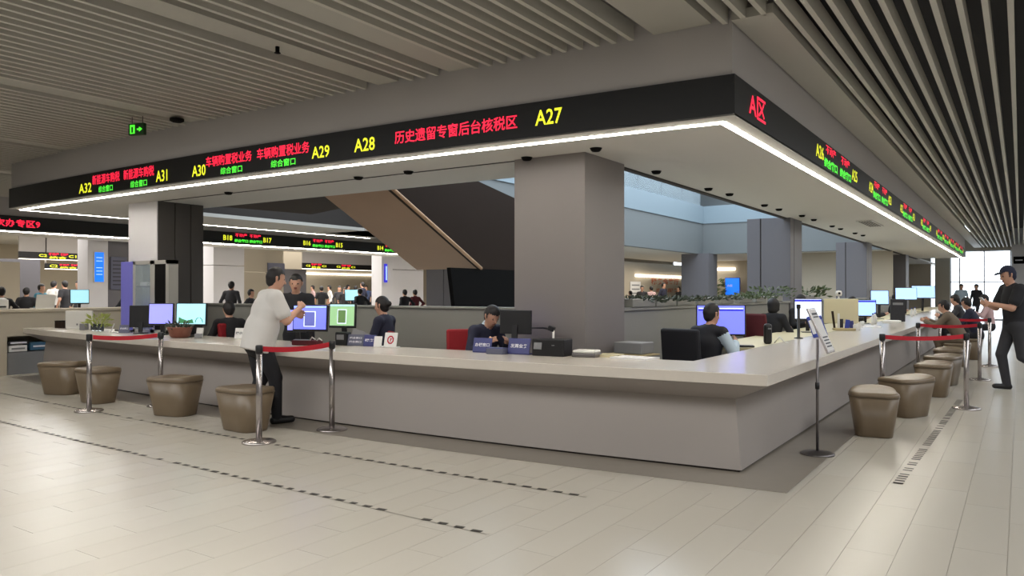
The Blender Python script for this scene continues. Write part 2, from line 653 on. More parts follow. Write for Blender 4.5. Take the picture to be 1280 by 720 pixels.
# ---- atrium: bulkhead, slab edge and glass balustrade of the upper floor
struct(MB().span((-8.7, 7.0, 2.95), (-8.46, 22.8, 4.14)).span((-8.7, 22.8, 2.95), (-1.9, 23.1, 4.14)).build('wall_atrium_bulkhead', 'grey_bulkhead'))
struct(MB().span((-8.72, 7.0, 4.14), (-8.42, 22.84, 4.82)).span((-8.7, 22.76, 4.14), (-1.9, 23.1, 4.82)).build('wall_atrium_slab_edge', 'bluish_paint'))
rail = thing('glass_balustrade', 'glass balustrade on the upper floor edge above the escalator well', 'balustrade', (-8.5, 7, 4.82))
for i in range(8):
    MB().span((-.02, i * 1.96 + .02, .0), (.0, i * 1.96 + 1.92, 1.05)).build('glass_pane', 'glass_rail', rail)
MB().span((-.04, 0, 1.05), (.03, 15.8, 1.1)).build('handrail', 'steel', rail)
struct(MB().span((-42, 0, 6.4), (-8.6, 44, 6.5)).span((-8.6, 23, 6.4), (9, 44, 6.5)).span((-2.1, 0, 6.4), (9, 23, 6.5)).build('ceiling_upper', 'bluish_paint'))
struct(MB().span((-12.5, 7, 2.95), (-8.7, 44, 3.0)).span((-8.7, 23.1, 2.95), (-1.9, 44, 3.0)).build('ceiling_far_hall', 'soffit_white'))
# far column at the corner of the well and the wall behind
column('column_6', -9.15, -8.05, 22.3, 23.3, 'column_grey')
struct(MB().span((-6.75, 24.0, 0), (-1.9, 24.15, 2.95)).span((-6.75, 23.98, 2.86), (-1.9, 24.0, 2.92)).build('wall_far_beige', 'beige_paint'))
struct(MB().span((-14.2, 24.0, 0), (-14.0, 38, 2.95)).span((-14.0, 36.0, 0), (-11.2, 36.2, 2.95)).build('wall_far_lit', 'beige_paint'))
struct(MB().span((-11.2, 30.0, 0), (-6.75, 30.2, 2.95)).build('wall_far_screen', 'beige_paint'))
o = MB().span((-13.98, 28.6, 2.22), (-13.9, 35.6, 2.34)).build('cove_light', 'led_white_soft')
tag(o, 'warm cove light line on the far wall above the rust lettering', 'light')
o = MB().span((-10.8, 29.9, 2.5), (-9.42, 29.98, 2.62)).build('cove_light', 'led_white_soft')
tag(o, 'warm cove light line on the far wall above the blue screen', 'light')

# ---- escalator, seen from below
esc = thing('escalator', 'bronze clad escalator descending behind the low grey partition', 'escalator')
MB().slab([(-7.5, 2.34, 3.05), (-6.1, 2.34, 3.05), (-6.1, 4.64, 1.90), (-7.5, 4.64, 1.90)], .12, (0, .447, .894)).build('underside', 'bronze', esc)
MB().slab([(-6.0, 1.88, 3.12), (-6.0, 2.3, 3.06), (-6.0, 4.64, 1.89), (-6.0, 9, 1.90), (-6.0, 9, 2.2), (-6.0, 5.7, 3.25), (-6.0, 4.4, 3.45), (-6.0, 4.0, 3.9), (-6.0, 1.88, 4.1)], .10, (-1, 0, 0)).build('side_panel', 'brown_dark', esc)
MB().slab([(-6.0, 3.75, 1.895), (-6.0, 4.1, .0), (-6.0, 9, .0), (-6.0, 9, 1.895)], .08, (-1, 0, 0)).build('lower_panel', 'near_black', esc)
MB().span((-10.3, 1.92, 3.05), (-6.02, 2.36, 3.3)).slab([(-10.3, 2.36, 3.05), (-7.4, 2.36, 3.05), (-7.4, 3.4, 3.05), (-10.0, 4.3, 3.05)], .25, (0, 0, 1)).build('landing', 'brown_dark', esc)
MB().tube([(-5.995, 2.30, 3.07), (-5.995, 4.62, 1.90)], .03, 6).build('crease_highlight', 'bronze_highlight', esc)  # pale tube along the crease: highlight put into its colour
# grey panelled shaft beside it
sh = struct(link('wall_shaft', MB().span((-12.6, 11.0, 0), (-10.0, 11.3, 3.0)).mesh('wall_shaft', 'groove_dark')))
for i in range(4):
    MB().span((-12.6 + i * .65 + .01, 10.97, 0), (-12.6 + i * .65 + .64, 11.0, 3.0)).build('wall_panel', 'column_grey', sh)

# ---- far service hall on the left: canopy, white columns, back walls
struct(MB().span((-18.42, -2.0, 3.32), (-18.34, 30, 4.56)).build('wall_far_bulkhead', 'bulkhead_paint'))
struct(MB().span((-20.0, -2.0, 2.95), (-18.3, 30, 2.985)).build('ceiling_far_canopy', 'soffit_white'))
struct(MB().span((-42, -2, 3.95), (-18.4, 40, 4.0)).build('ceiling_far_left', 'soffit_white'))
struct(MB().span((-42.2, -13, 0), (-42, 44, 4.6)).build('wall_far_left', 'beige_paint'))
struct(MB().span((-42, 34, 0), (-14.2, 34.2, 4.6)).build('wall_far_left_end', 'beige_paint'))
struct(MB().span((-42, -2.2, 0), (-18.4, -2, 4.6)).build('wall_far_left_side', 'beige_paint'))


def plain_column(name, x0, x1, y0, y1, m, z1=2.96, joint=None):
    o = struct(link(name, MB().span((x0, y0, 0), (x1, y1, joint or z1), bev=.01).mesh(name, m)))
    if joint:
        MB().span((x0, y0, joint + .02), (x1, y1, z1), bev=.01).build('column_panel', m, o)
    return o


plain_column('column_7', -21.6, -21.0, 9.76, 11.0, 'white_paint', 3.95, 2.38)
plain_column('column_8', -21.6, -21.0, 18.0, 18.7, 'white_paint', 3.95)
plain_column('column_9', -22.0, -21.2, 18.72, 21.0, 'white_paint', 3.95, 2.45)
plain_column('column_10', -21.6, -21.0, 5.54, 6.14, 'white_paint', 3.95)
plain_column('column_11', -21.9, -21.1, 6.16, 6.9, 'column_grey', 3.95)
struct(MB().span((-22.0, 11.02, 0), (-21.8, 13.4, 2.2), bev=.01).span((-22.0, 11.02, 2.22), (-21.8, 13.4, 3.95), bev=.01).build('wall_far_a', 'beige_paint'))
struct(MB().span((-21.2, 2.2, 0), (-21.0, 3.7, 2.3)).build('wall_far_b', 'beige_paint'))
struct(MB().span((-24.2, 4.2, 0), (-24.0, 5.6, 2.5)).build('wall_far_c', 'column_grey'))
struct(MB().span((-31.2, 20.0, 0), (-31.0, 22.6, 2.7)).build('wall_far_d', 'column_grey'))
struct(MB().span((-34.2, 20.0, 0), (-34.0, 33, 3.9)).build('wall_far_e', 'beige_paint'))
o = MB().span((-34.0, 24.5, 2.52), (-33.9, 31.0, 2.62)).build('cove_light', 'led_white_soft')
tag(o, 'long cove light on the far left back wall above the crowd', 'light')

# ================================================================== display bands, LED strips
band = thing('led_display_band', 'long black LED display band over the front counter with A27 to A32', 'display')
b = MB()
sweep(b, path_f, [(0, 2.976), (0, 3.324), (-.05, 3.324), (-.05, 2.976)], 0, FC)
b.build('band_housing', 'band_black', band)
band2 = thing('led_display_band', 'black LED display band running back over the long right counter', 'display')
b = MB()
sweep(b, path_f, [(0, 2.976), (0, 3.324), (-.05, 3.324), (-.05, 2.976)], FC, None)
b.build('band_housing', 'band_black', band2)
for nm, i0, i1, lb in (('strip_light', 1, FC, 'white LED strip under the front display band'),
                       ('strip_light', FC, None, 'white LED strip under the right display band'),
                       ('strip_light', 0, 1, 'white LED strip along the left end of the canopy')):
    b = MB()
    sweep(b, path_f, [(-.127, 2.95), (-.173, 2.95), (-.173, 2.965), (-.127, 2.965)], i0, i1)
    tag(b.build(nm, 'led_white'), lb, 'light')


def fl(body, m, x0, x1, z0, z1, bold=.012):
    xc = (x0 + x1) / 2
    y = .067 + g_band(-xc) - .004
    sl = math.atan2(g_band(-x1) - g_band(-x0), x1 - x0)
    lettering(body, m, x1 - x0, z1 - z0, (xc, y, (z0 + z1) / 2), (0, 0, sl), band, bold)


fl('A32', 'led_yellow', -10.40, -10.00, 3.03, 3.18)
fl('新能源车购税', 'led_red', -9.97, -9.16, 3.13, 3.28)
fl('新能源车购税', 'led_red', -9.05, -8.24, 3.13, 3.28)
fl('综合窗口', 'led_green', -9.78, -9.36, 3.00, 3.10)
fl('综合窗口', 'led_green', -8.86, -8.42, 3.00, 3.10)
fl('A31', 'led_yellow', -8.19, -7.91, 3.03, 3.19)
fl('A30', 'led_yellow', -7.33, -7.03, 3.03, 3.18)
fl('车辆购置税业务', 'led_red', -7.02, -6.08, 3.13, 3.27)
fl('车辆购置税业务', 'led_red', -5.98, -5.04, 3.13, 3.27)
fl('综合窗口', 'led_green', -6.71, -6.27, 3.01, 3.10)
fl('综合窗口', 'led_green', -5.72, -5.28, 3.01, 3.10)
fl('A29', 'led_yellow', -5.00, -4.71, 3.05, 3.19)
fl('A28', 'led_yellow', -4.32, -4.01, 3.06, 3.21)
fl('历史遗留专窗后台核税区', 'led_red', -3.72, -2.17, 3.09, 3.23)
fl('A27', 'led_yellow', -1.97, -1.68, 3.09, 3.24)


def rl(body, m, y0, y1, z0, z1, bold=.012):
    lettering(body, m, y1 - y0, z1 - z0, (-.066, (y0 + y1) / 2, (z0 + z1) / 2), SIDE, band2, bold)


rl('A区', 'led_red', .46, .98, 3.06, 3.27)
y, nno = 3.1, 26
for i in range(10):
    s = 1.0 if i < 1 else .92
    rl('A%02d' % nno, 'led_yellow', y, y + .42 * s, 3.08, 3.24)
    rl('不动产', 'led_red', y + .55 * s, y + 1.15 * s, 3.19, 3.31)
    rl('不动产', 'led_red', y + 1.50 * s, y + 2.10 * s, 3.19, 3.31)
    rl('综合窗口', 'led_green', y + .45 * s, y + 1.25 * s, 3.02, 3.14, .03)
    rl('综合窗口', 'led_green', y + 1.42 * s, y + 2.20 * s, 3.02, 3.14, .03)
    rl('A%02d' % (nno - 1), 'led_yellow', y + 2.28 * s, y + 2.70 * s, 3.08, 3.24)
    nno -= 2
    y += 3.75 if i < 3 else (3.95 if i == 3 else 2.45)
    if y > 29.5:
        break

# far display bands on the left (hall with the B windows)
fb = thing('led_display_band', 'far black display band beyond the escalator with small coloured window signs', 'display')
MB().span((-18.36, 7.0, 2.975), (-18.3, 26, 3.32)).build('band_housing', 'band_black', fb)
fb2 = thing('led_display_band', 'far black display band at the left edge with big red characters', 'display')
MB().span((-18.36, -2.0, 2.975), (-18.3, 5.6, 3.32)).build('band_housing', 'band_black', fb2)
tag(MB().span((-18.38, 6.6, 2.935), (-18.33, 26, 2.95)).build('strip_light', 'led_white'), 'far white LED strip under the band beyond the escalator', 'light')
tag(MB().span((-18.38, -2, 2.935), (-18.33, 5.6, 2.95)).build('strip_light', 'led_white'), 'far white LED strip under the band with big red characters', 'light')


def bl(par, body, m, x, y0, y1, z0, z1, bold=.02):
    lettering(body, m, y1 - y0, z1 - z0, (x + .006, (y0 + y1) / 2, (z0 + z1) / 2), SIDE, par, bold)


bl(fb2, '一次办专区9', 'led_red', -18.3, 1.75, 2.98, 3.05, 3.24)
n = 18
for y in (8.2, 11.32, 14.9, 18.2):
    q = .82 if y < 14 else .8
    bl(fb, 'B%d' % n, 'led_yellow', -18.3, y, y + .32, 3.06, 3.22)
    bl(fb, '不动产', 'led_red', -18.3, y + .42, y + .86, 3.18, 3.30)
    bl(fb, '不动产', 'led_red', -18.3, y + .95, y + 1.38, 3.18, 3.30)
    bl(fb, '综合窗口', 'led_green', -18.3, y + .40, y + .90, 3.02, 3.12, .04)
    bl(fb, '综合窗口', 'led_green', -18.3, y + .95, y + 1.43, 3.02, 3.12, .04)
    bl(fb, 'B%d' % (n - 1), 'led_yellow', -18.3, y + 1.48, y + 1.80, 3.06, 3.22)
    n -= 2
for lb, y0, y1, z0, z1, gs in (('distant short display band behind the white column with the blue screen', 7.6, 10.2, 2.76, 3.03, (8.3,)),
                               ('lower distant display band over the crowd at the left', 8.55, 10.2, 2.39, 2.60, (8.7,)),
                               ('distant display band over the lit wall and the crowd', 21.5, 27.1, 2.72, 3.02, (21.7, 23.9)),
                               ('distant display band stub beside the dark panelled column', 15.0, 17.0, 2.86, 3.14, (15.5,))):
    t = thing('led_display_band', lb, 'display')
    MB().span((-30.1, y0, z0), (-30, y1, z1)).build('band_housing', 'band_black', t)
    zm, h = (z0 + z1) / 2, z1 - z0
    for g in gs:
        bl(t, 'C2', 'led_yellow', -30, g, g + .3, zm - .05, zm + .06)
        bl(t, '不动产', 'led_red', -30, g + .36, g + .75, zm + .01, z1 - .01)
        bl(t, '不动产', 'led_red', -30, g + .80, g + 1.1, zm + .01, z1 - .01)
        bl(t, '综合', 'led_yellow', -30, g + .38, g + 1.05, z0 + .02, zm - .01)
        bl(t, 'C1', 'led_yellow', -30, g + 1.12, g + 1.42, zm - .05, zm + .06)
    MB().span((-30.08, y0, z0 - .02), (-30.0, y1, z0)).build('light_line', 'led_white_soft', t)
    MB().span((-30.09, y0, z1), (-30.02, y1 if z1 > 2.9 else y0 + .04, 3.95)).build('hanging_panel', 'bulkhead_paint', t)
# ================================================================== people
def surface_nets(F, org, h):
    ins = F < 0
    nx, ny, nz = F.shape
    c = np.zeros((nx - 1, ny - 1, nz - 1), np.int8)
    for dx in (0, 1):
        for dy in (0, 1):
            for dz in (0, 1):
                c += ins[dx:nx - 1 + dx, dy:ny - 1 + dy, dz:nz - 1 + dz]
    act = (c > 0) & (c < 8)
    idx = -np.ones(act.shape, np.int64)
    ii = np.argwhere(act)
    idx[act] = np.arange(len(ii))
    acc = np.zeros((len(ii), 3))
    cnt = np.zeros(len(ii))
    cor = [(a, b_, d) for a in (0, 1) for b_ in (0, 1) for d in (0, 1)]
    for a in range(8):
        for ax in range(3):
            if cor[a][ax]:
                continue
            p = np.array(cor[a])
            q = p.copy()
            q[ax] = 1
            fa = F[tuple((ii + p).T)]
            fb_ = F[tuple((ii + q).T)]
            mk = (fa < 0) != (fb_ < 0)
            t = np.where(mk, fa / np.where(mk, fa - fb_, 1), 0)
            pt = p[None, :] + (q - p)[None, :] * t[:, None]
            acc += pt * mk[:, None]
            cnt += mk
    V = (ii + acc / cnt[:, None]) * h + org
    quads = []
    for ax in range(3):
        sl0 = [slice(None)] * 3
        sl1 = [slice(None)] * 3
        sl0[ax] = slice(0, -1)
        sl1[ax] = slice(1, None)
        ch = ins[tuple(sl0)] != ins[tuple(sl1)]
        e = np.argwhere(ch)
        o1, o2 = [k for k in range(3) if k != ax]
        ok = (e[:, o1] > 0) & (e[:, o2] > 0) & (e[:, o1] < F.shape[o1] - 1) & (e[:, o2] < F.shape[o2] - 1)
        e = e[ok]
        flip = ins[tuple(e.T)]

        def cell(d1, d2):
            g = e.copy()
            g[:, o1] -= d1
            g[:, o2] -= d2
            return idx[tuple(g.T)]
        Q = np.stack([cell(1, 1), cell(0, 1), cell(0, 0), cell(1, 0)], 1)
        if ax == 1:
            flip = ~flip
        Q[~flip] = Q[~flip][:, ::-1]
        quads.append(Q)
    return V, np.concatenate(quads)


class Sdf:
    """union of tapered capsules; label of the nearest capsule colours the surface"""

    def __init__(s):
        s.p = []

    def cap(s, a, b_, ra, rb, lab, flat=1.0, n=None, k=.02, clip=None):
        s.p.append((np.array(a, float), np.array(b_, float), ra, rb, lab, flat, None if n is None else np.array(n, float), k, clip))
        return s

    @staticmethod
    def dist(pr, P):
        a, b_, ra, rb, lab, flat, n, k, clip = pr
        ba = b_ - a
        q = P - a
        L2 = ba @ ba
        t = np.clip((q @ ba) / L2, 0, 1) if L2 > 1e-12 else np.zeros(q.shape[:-1])
        q = q - t[..., None] * ba
        d2 = (q * q).sum(-1)
        if n is not None:
            qn = q @ n
            d2 = d2 + qn * qn * (1 / flat ** 2 - 1)
        d = np.sqrt(d2) - (ra + (rb - ra) * t)
        if clip is not None:
            d = np.maximum(d, (P - clip[0]) @ clip[1])
        return d

    def mesh(s, h):
        lo = np.min([np.minimum(p[0], p[1]) - max(p[2], p[3]) for p in s.p], 0) - 2.5 * h
        hi = np.max([np.maximum(p[0], p[1]) + max(p[2], p[3]) for p in s.p], 0) + 2.5 * h
        n = np.ceil((hi - lo) / h).astype(int) + 1
        F = np.full(n, .5)
        for p in s.p:
            m = max(p[2], p[3]) + .05 + h
            i0 = np.maximum(np.floor((np.minimum(p[0], p[1]) - m - lo) / h).astype(int), 0)
            i1 = np.minimum(np.ceil((np.maximum(p[0], p[1]) + m - lo) / h).astype(int) + 1, n)
            g = np.stack(np.meshgrid(*[lo[k] + h * np.arange(i0[k], i1[k]) for k in range(3)], indexing='ij'), -1)
            d = s.dist(p, g)
            sub = F[i0[0]:i1[0], i0[1]:i1[1], i0[2]:i1[2]]
            k = p[7]
            if k > 0:
                hh = np.clip(.5 + .5 * (sub - d) / k, 0, 1)
                r = sub * (1 - hh) + d * hh - k * hh * (1 - hh)
            else:
                r = np.minimum(sub, d)
            F[i0[0]:i1[0], i0[1]:i1[1], i0[2]:i1[2]] = r
        V, Q = surface_nets(F, lo, h)
        cen = V[Q].mean(1)
        best = np.full(len(cen), 9.)
        lab = np.zeros(len(cen), int)
        names = []
        for p in s.p:
            if p[4] not in names:
                names.append(p[4])
            d = s.dist(p, cen)
            mk = d < best
            best[mk] = d[mk]
            lab[mk] = names.index(p[4])
        return V, Q, lab, names


def ik(a, b_, l1, l2, pole):
    a, b_, pole = np.array(a, float), np.array(b_, float), np.array(pole, float)
    d = b_ - a
    D = np.linalg.norm(d)
    D2 = min(D, (l1 + l2) * .999)
    u = d / D
    b2 = a + u * D2
    x = (l1 * l1 - l2 * l2 + D2 * D2) / (2 * D2)
    hgt = math.sqrt(max(l1 * l1 - x * x, 0))
    p = pole - u * (pole @ u)
    p /= np.linalg.norm(p) + 1e-9
    return a + u * x + p * hgt, b2


def person(label, loc, face, height=1.75, seat=None, lean=0., turn=0., nod=0., hands=None, feet=None, bulk=1.0,
           top='navy_cloth', bottom='black_cloth', hair='hair', sleeve='long', vox=.02, hairstyle='short', fine=False,
           shoes='shoe_black', group=None, under=None, parts=True, cap=None, name='person', collar=None):
    """a clothed figure, feet at loc, looking along the heading `face` (degrees, 0 = +Y, counter-clockwise)"""
    s = height / 1.75
    S = Sdf()
    lean, turn, nod = math.radians(lean), math.radians(turn), math.radians(nod)
    upv = np.array([0, math.sin(lean), math.cos(lean)])
    fwv = np.array([0, math.cos(lean), -math.sin(lean)])
    sd = np.array([1., 0, 0])
    H = np.array([0, 0, .93 * s]) if seat is None else np.array([0, 0, seat + .10])
    chest = H + upv * .33 * s
    neck = H + upv * .53 * s
    hd = np.array([math.sin(-turn) * math.cos(nod), math.cos(turn) * math.cos(nod), -math.sin(nod)])
    hup = np.array([0, math.sin(lean * .5 + nod * .6), math.cos(lean * .5 + nod * .6)])
    hup = hup - hd * (hup @ hd)
    hup /= np.linalg.norm(hup)
    hsd = np.cross(hd, hup)
    head = neck + hup * .155 * s + hd * .025
    B = bulk
    # torso and hips
    S.cap(H + upv * .02, chest, .155 * B * s, .165 * B * s, 'top', .70, fwv)
    S.cap(chest, chest + upv * .10 * s, .165 * B * s, .14 * s, 'top', .68, fwv, .04)
    S.cap(H - upv * .03 * s + sd * .05, H - upv * .03 * s - sd * .05, .125 * B * s, .125 * B * s, 'bottom', .85, fwv, .03)
    if sleeve == 'loose':
        S.cap(H - upv * .16 * s, H + upv * .12 * s, .162 * B * s, .170 * B * s, 'top', .80, fwv, .012, (H - upv * .13 * s, -upv))
    sh = {}
    for k in (-1, 1):
        sh[k] = neck - upv * .055 * s + sd * k * .175 * s * (.85 + .15 * B)
        S.cap(neck - upv * .03 * s, sh[k], .06 * s, .066 * s * B ** .5, 'top', k=.035)
    S.cap(neck - upv * .03, head - hup * .06 * s, .056 * s, .054 * s, 'skin', k=.012)
    if collar:
        S.cap(neck - upv * .012 * s, neck + upv * .02 * s, .066 * s, .062 * s, 'collar', k=.006)
    # head
    S.cap(head - hup * .02 * s, head + hup * .035 * s, .083 * s, .088 * s, 'skin', .88, hsd, .01)
    S.cap(head - hup * .075 * s + hd * .030 * s, head + hd * .02, .050 * s, .07 * s, 'skin', k=.02)
    if vox < .02:
        S.cap(head + hd * .088 * s + hup * .005, head + hd * .104 * s - hup * .028 * s, .010 * s, .014 * s, 'skin', k=.012)
        S.cap(head + hd * .088 * s - hup * .058 * s + hsd * .018, head + hd * .088 * s - hup * .058 * s - hsd * .018, .006, .006, 'lip', k=.004)
        for k in (-1, 1):
            S.cap(head + hd * .082 * s + hsd * k * .034 * s + hup * .008 * s, head + hd * .082 * s + hsd * k * .038 * s + hup * .008 * s, .006, .006, 'eye', k=.002)
            S.cap(head + hsd * k * .080 * s - hup * .02 * s - hd * .005, head + hsd * k * .086 * s + hup * .02 * s - hd * .012, .012, .016, 'skin', k=.008)
    # arms
    hands = hands or {}
    for k in (-1, 1):
        L1, L2 = .285 * s, .25 * s
        tgt = hands.get(k, (k * .26 * s, .06, H[2] - .0 if seat is None else H[2] + .12))
        pole = hands.get('pole%d' % k, (k * .6, -.6, -.8))
        el, wr = ik(sh[k], tgt, L1, L2, pole)
        mid = sh[k] * .35 + el * .65
        if sleeve == 'long':
            S.cap(sh[k], el, .062 * s * B ** .5, .050 * s, 'top', k=.03)
            S.cap(el, el * .12 + wr * .88, .050 * s, .040 * s, 'top', k=.02)
            S.cap(el * .2 + wr * .8, wr, .032 * s, .028 * s, 'skin', k=.006)
        elif sleeve == 'vest':
            S.cap(sh[k], el, .062 * s, .056 * s, 'under', k=.02)
            S.cap(el, el * .12 + wr * .88, .055 * s, .043 * s, 'under', k=.02)
            S.cap(el * .2 + wr * .8, wr, .032 * s, .028 * s, 'skin', k=.006)
        else:
            S.cap(sh[k], mid, .072 * s * B ** .5, .072 * s * B ** .4, 'top', k=.03)
            S.cap(mid, el, .048 * s * B ** .5, .044 * s * B ** .3, 'skin', k=.004)
            S.cap(el, wr, .044 * s * B ** .3, .029 * s, 'skin', k=.015)
        # hand: palm, four fingers, thumb
        dr = wr - el
        dr /= np.linalg.norm(dr)
        inn = np.array([-k * 1., .2, 0])
        inn = inn - dr * (inn @ dr)
        inn /= np.linalg.norm(inn)
        acr = np.cross(dr, inn)
        pc = wr + dr * .045 * s
        if fine:
            S.cap(wr + dr * .01, wr + dr * .075 * s, .030 * s, .036 * s, 'skin', .5, inn, .012)
            for j in range(4):
                o = acr * (j - 1.5) * .021 * s
                ln = (.038, .044, .041, .032)[j] * s
                a = wr + dr * .085 * s + o
                c1 = a + dr * ln * .85 + inn * ln * .45
                c2 = c1 + dr * ln * .25 + inn * ln * .9
                S.cap(a - dr * .02, c1, .0095 * s, .0088 * s, 'skin', k=.004)
                S.cap(c1, c2, .0088 * s, .0078 * s, 'skin', k=.003)
            a = wr + dr * .03 * s + acr * .034 * s
            S.cap(a, a + dr * .035 * s + acr * .022 * s + inn * .01, .0125 * s, .0105 * s, 'skin', k=.006)
            S.cap(a + dr * .035 * s + acr * .022 * s + inn * .01, a + dr * .065 * s + acr * .012 * s + inn * .025, .0105 * s, .009 * s, 'skin', k=.003)
        else:
            S.cap(wr, pc, .032 * s, .040 * s, 'skin', .6, inn, .01)
            for j in range(4):
                a = wr + dr * .075 * s + acr * (j - 1.5) * .02 * s
                S.cap(a, a + dr * .05 * s + inn * .035 * s, .011 * s, .009 * s, 'skin', k=.005)
            a = wr + dr * .03 * s + acr * .03 * s
            S.cap(a, a + dr * .04 * s + acr * .02 * s, .012 * s, .010 * s, 'skin', k=.006)
    # legs
    feet = feet or {}
    for k in (-1, 1):
        hp = H + sd * k * .088 * s - upv * .04 * s
        if seat is None:
            an, pol = np.array(feet.get(k, (k * .10 * s, 0, .085))), (0, 1, .0)
        else:
            an, pol = np.array(feet.get(k, (k * .12, .40, .085))), (0, .6, 1)
        pol = feet.get('pole%d' % k, pol)
        kn, an = ik(hp, an, .42 * s, .42 * s, pol)
        S.cap(hp, kn, .088 * s * B ** .7, .064 * s * B ** .5, 'bottom', k=.02)
        S.cap(kn, an, .062 * s * B ** .5, .050 * s, 'bottom', k=.015)
        tod = np.array(feet.get('toe%d' % k, (k * .03, .16, -.04)))
        S.cap(an + np.array([0, -.035, -.045]), an + tod, .040, .034, 'shoe', k=.008)
    mats = dict(top=top, bottom=bottom, skin='skin', lip='lip', eye='hair', shoe=shoes, under=under or 'white_cloth', collar=collar or 'white_cloth')
    t = thing(name, label, 'person', loc, math.radians(face), group)
    V, Q, lab, names = S.mesh(vox)
    def mk(nm, Vv, Qq, li, mlist):
        me = bpy.data.meshes.new(nm)
        me.from_pydata([tuple(p) for p in Vv], [], [tuple(int(i) for i in q) for q in Qq])
        for m_ in mlist:
            me.materials.append(M[m_])
        me.polygons.foreach_set('use_smooth', [True] * len(Qq))
        me.polygons.foreach_set('material_index', li)
        me.update()
        return link(nm, me, t)
    mk('body', V, Q, lab, [mats[n] for n in names])
    if parts:
        # garments: the same surface a few millimetres further out
        tri = V[Q]
        fn = np.cross(tri[:, 2] - tri[:, 0], tri[:, 3] - tri[:, 1])
        vn = np.zeros_like(V)
        for j in range(4):
            np.add.at(vn, Q[:, j], fn)
        vn /= np.linalg.norm(vn, axis=1)[:, None] + 1e-12
        for g, nm in (('top', {'vest': 'vest'}.get(sleeve, 'jacket' if sleeve == 'long' else 'shirt')), ('bottom', 'trousers'), ('shoe', 'shoes'), ('under', 'shirt_sleeves')):
            if g not in names:
                continue
            sel = Q[lab == names.index(g)]
            if len(sel) < 4:
                continue
            us, inv = np.unique(sel, return_inverse=True)
            mk(nm, V[us] + vn[us] * .005, inv.reshape(sel.shape), [0] * len(sel), [mats[g]])
    # hair
    hs = Sdf()
    hh = .012 * s
    hs.cap(head - hd * .012 * s + hup * .030 * s, head - hd * .012 * s + hup * .042 * s, .089 * s + hh, .089 * s + hh, 'h', .90, hsd, .0)
    if hairstyle == 'bob':
        hs.cap(head - hd * .03 * s + hup * .03, head - hd * .035 * s - hup * .07 * s, .098 * s, .085 * s, 'h', k=.02)
        for k in (-1, 1):
            hs.cap(head + hsd * k * .07 * s + hup * .04, head + hsd * k * .082 * s - hup * .07 * s, .035 * s, .026 * s, 'h', k=.02)
    elif hairstyle == 'bun':
        hs.cap(head - hd * .03 * s, head - hd * .035 * s - hup * .03 * s, .088 * s, .07 * s, 'h', k=.02)
        hs.cap(head - hd * .10 * s + hup * .02, head - hd * .115 * s + hup * .02, .045 * s, .040 * s, 'h', k=.01)
    else:
        hs.cap(head - hd * .035 * s, head - hd * .04 * s - hup * .03 * s, .080 * s, .066 * s, 'h', k=.02)
    hv = max(vox, .011)
    Vh, Qh, lh, _ = hs.mesh(hv)
    # cut the face free
    cen = Vh[Qh].mean(1) - head
    keep = ~(((cen @ hd) > .022 * s) & ((cen @ hup) < .062 * s))
    Qk = Qh[keep]
    us, inv = np.unique(Qk, return_inverse=True)
    mk('hair' if not cap else 'cap', Vh[us], inv.reshape(Qk.shape), [0] * len(Qk), [cap or hair])
    if cap:
        R = MB()
        c0 = head + hup * .060 * s + hd * .085 * s
        pts = []
        for a in range(9):
            an = PI * a / 8
            pts.append(tuple(c0 + hsd * math.cos(an) * .075 * s + hd * math.sin(an) * .085 * s - hup * .015 * math.sin(an)))
        R.slab(pts, .008, tuple(hup))
        R.build('cap_brim', cap, t)
    return t, dict(head=head, hup=hup, hd=hd)


# ================================================================== counter
ctr = thing('service_counter', 'long pale L-shaped service counter base with flared panels', 'counter')
b = MB()
sweep(b, path_c, [(0, .022), (-.067, .596), (-.40, .596), (-.40, .022)])
b.build('base_panel', 'counter_panel', ctr)
b = MB()
sweep(b, path_c, [(-.067, .597), (.275, .757), (-.40, .757), (-.40, .597)])
b.build('underside_panel', 'counter_panel', ctr)
b = MB()
sweep(b, path_c, [(-.02, .001), (-.02, .022), (-.38, .022), (-.38, .001)])
b.build('toe_kick', 'groove_dark', ctr)
b = MB()
sweep(b, path_c, [(.285, .762), (.285, .845), (.28, .85), (-.62, .85), (-.62, .76), (.282, .76)])
tag(b.build('worktop', 'worktop_quartz'), 'glossy cream stone worktop running around the whole counter', 'worktop')
d = thing('staff_desk', 'narrow lower staff desk behind the long right counter', 'desk', (0, 0, 0))
MB().span((-1.45, 2.9, .78), (-.63, 31.5, .82), bev=.004).build('desk_top', 'plastic_beige', d)
for y in (3.0, 10.0, 17.0, 24.0, 31.4):
    MB().span((-1.0, y - .02, 0), (-.66, y + .02, .78)).build('desk_panel', 'plastic_grey', d)

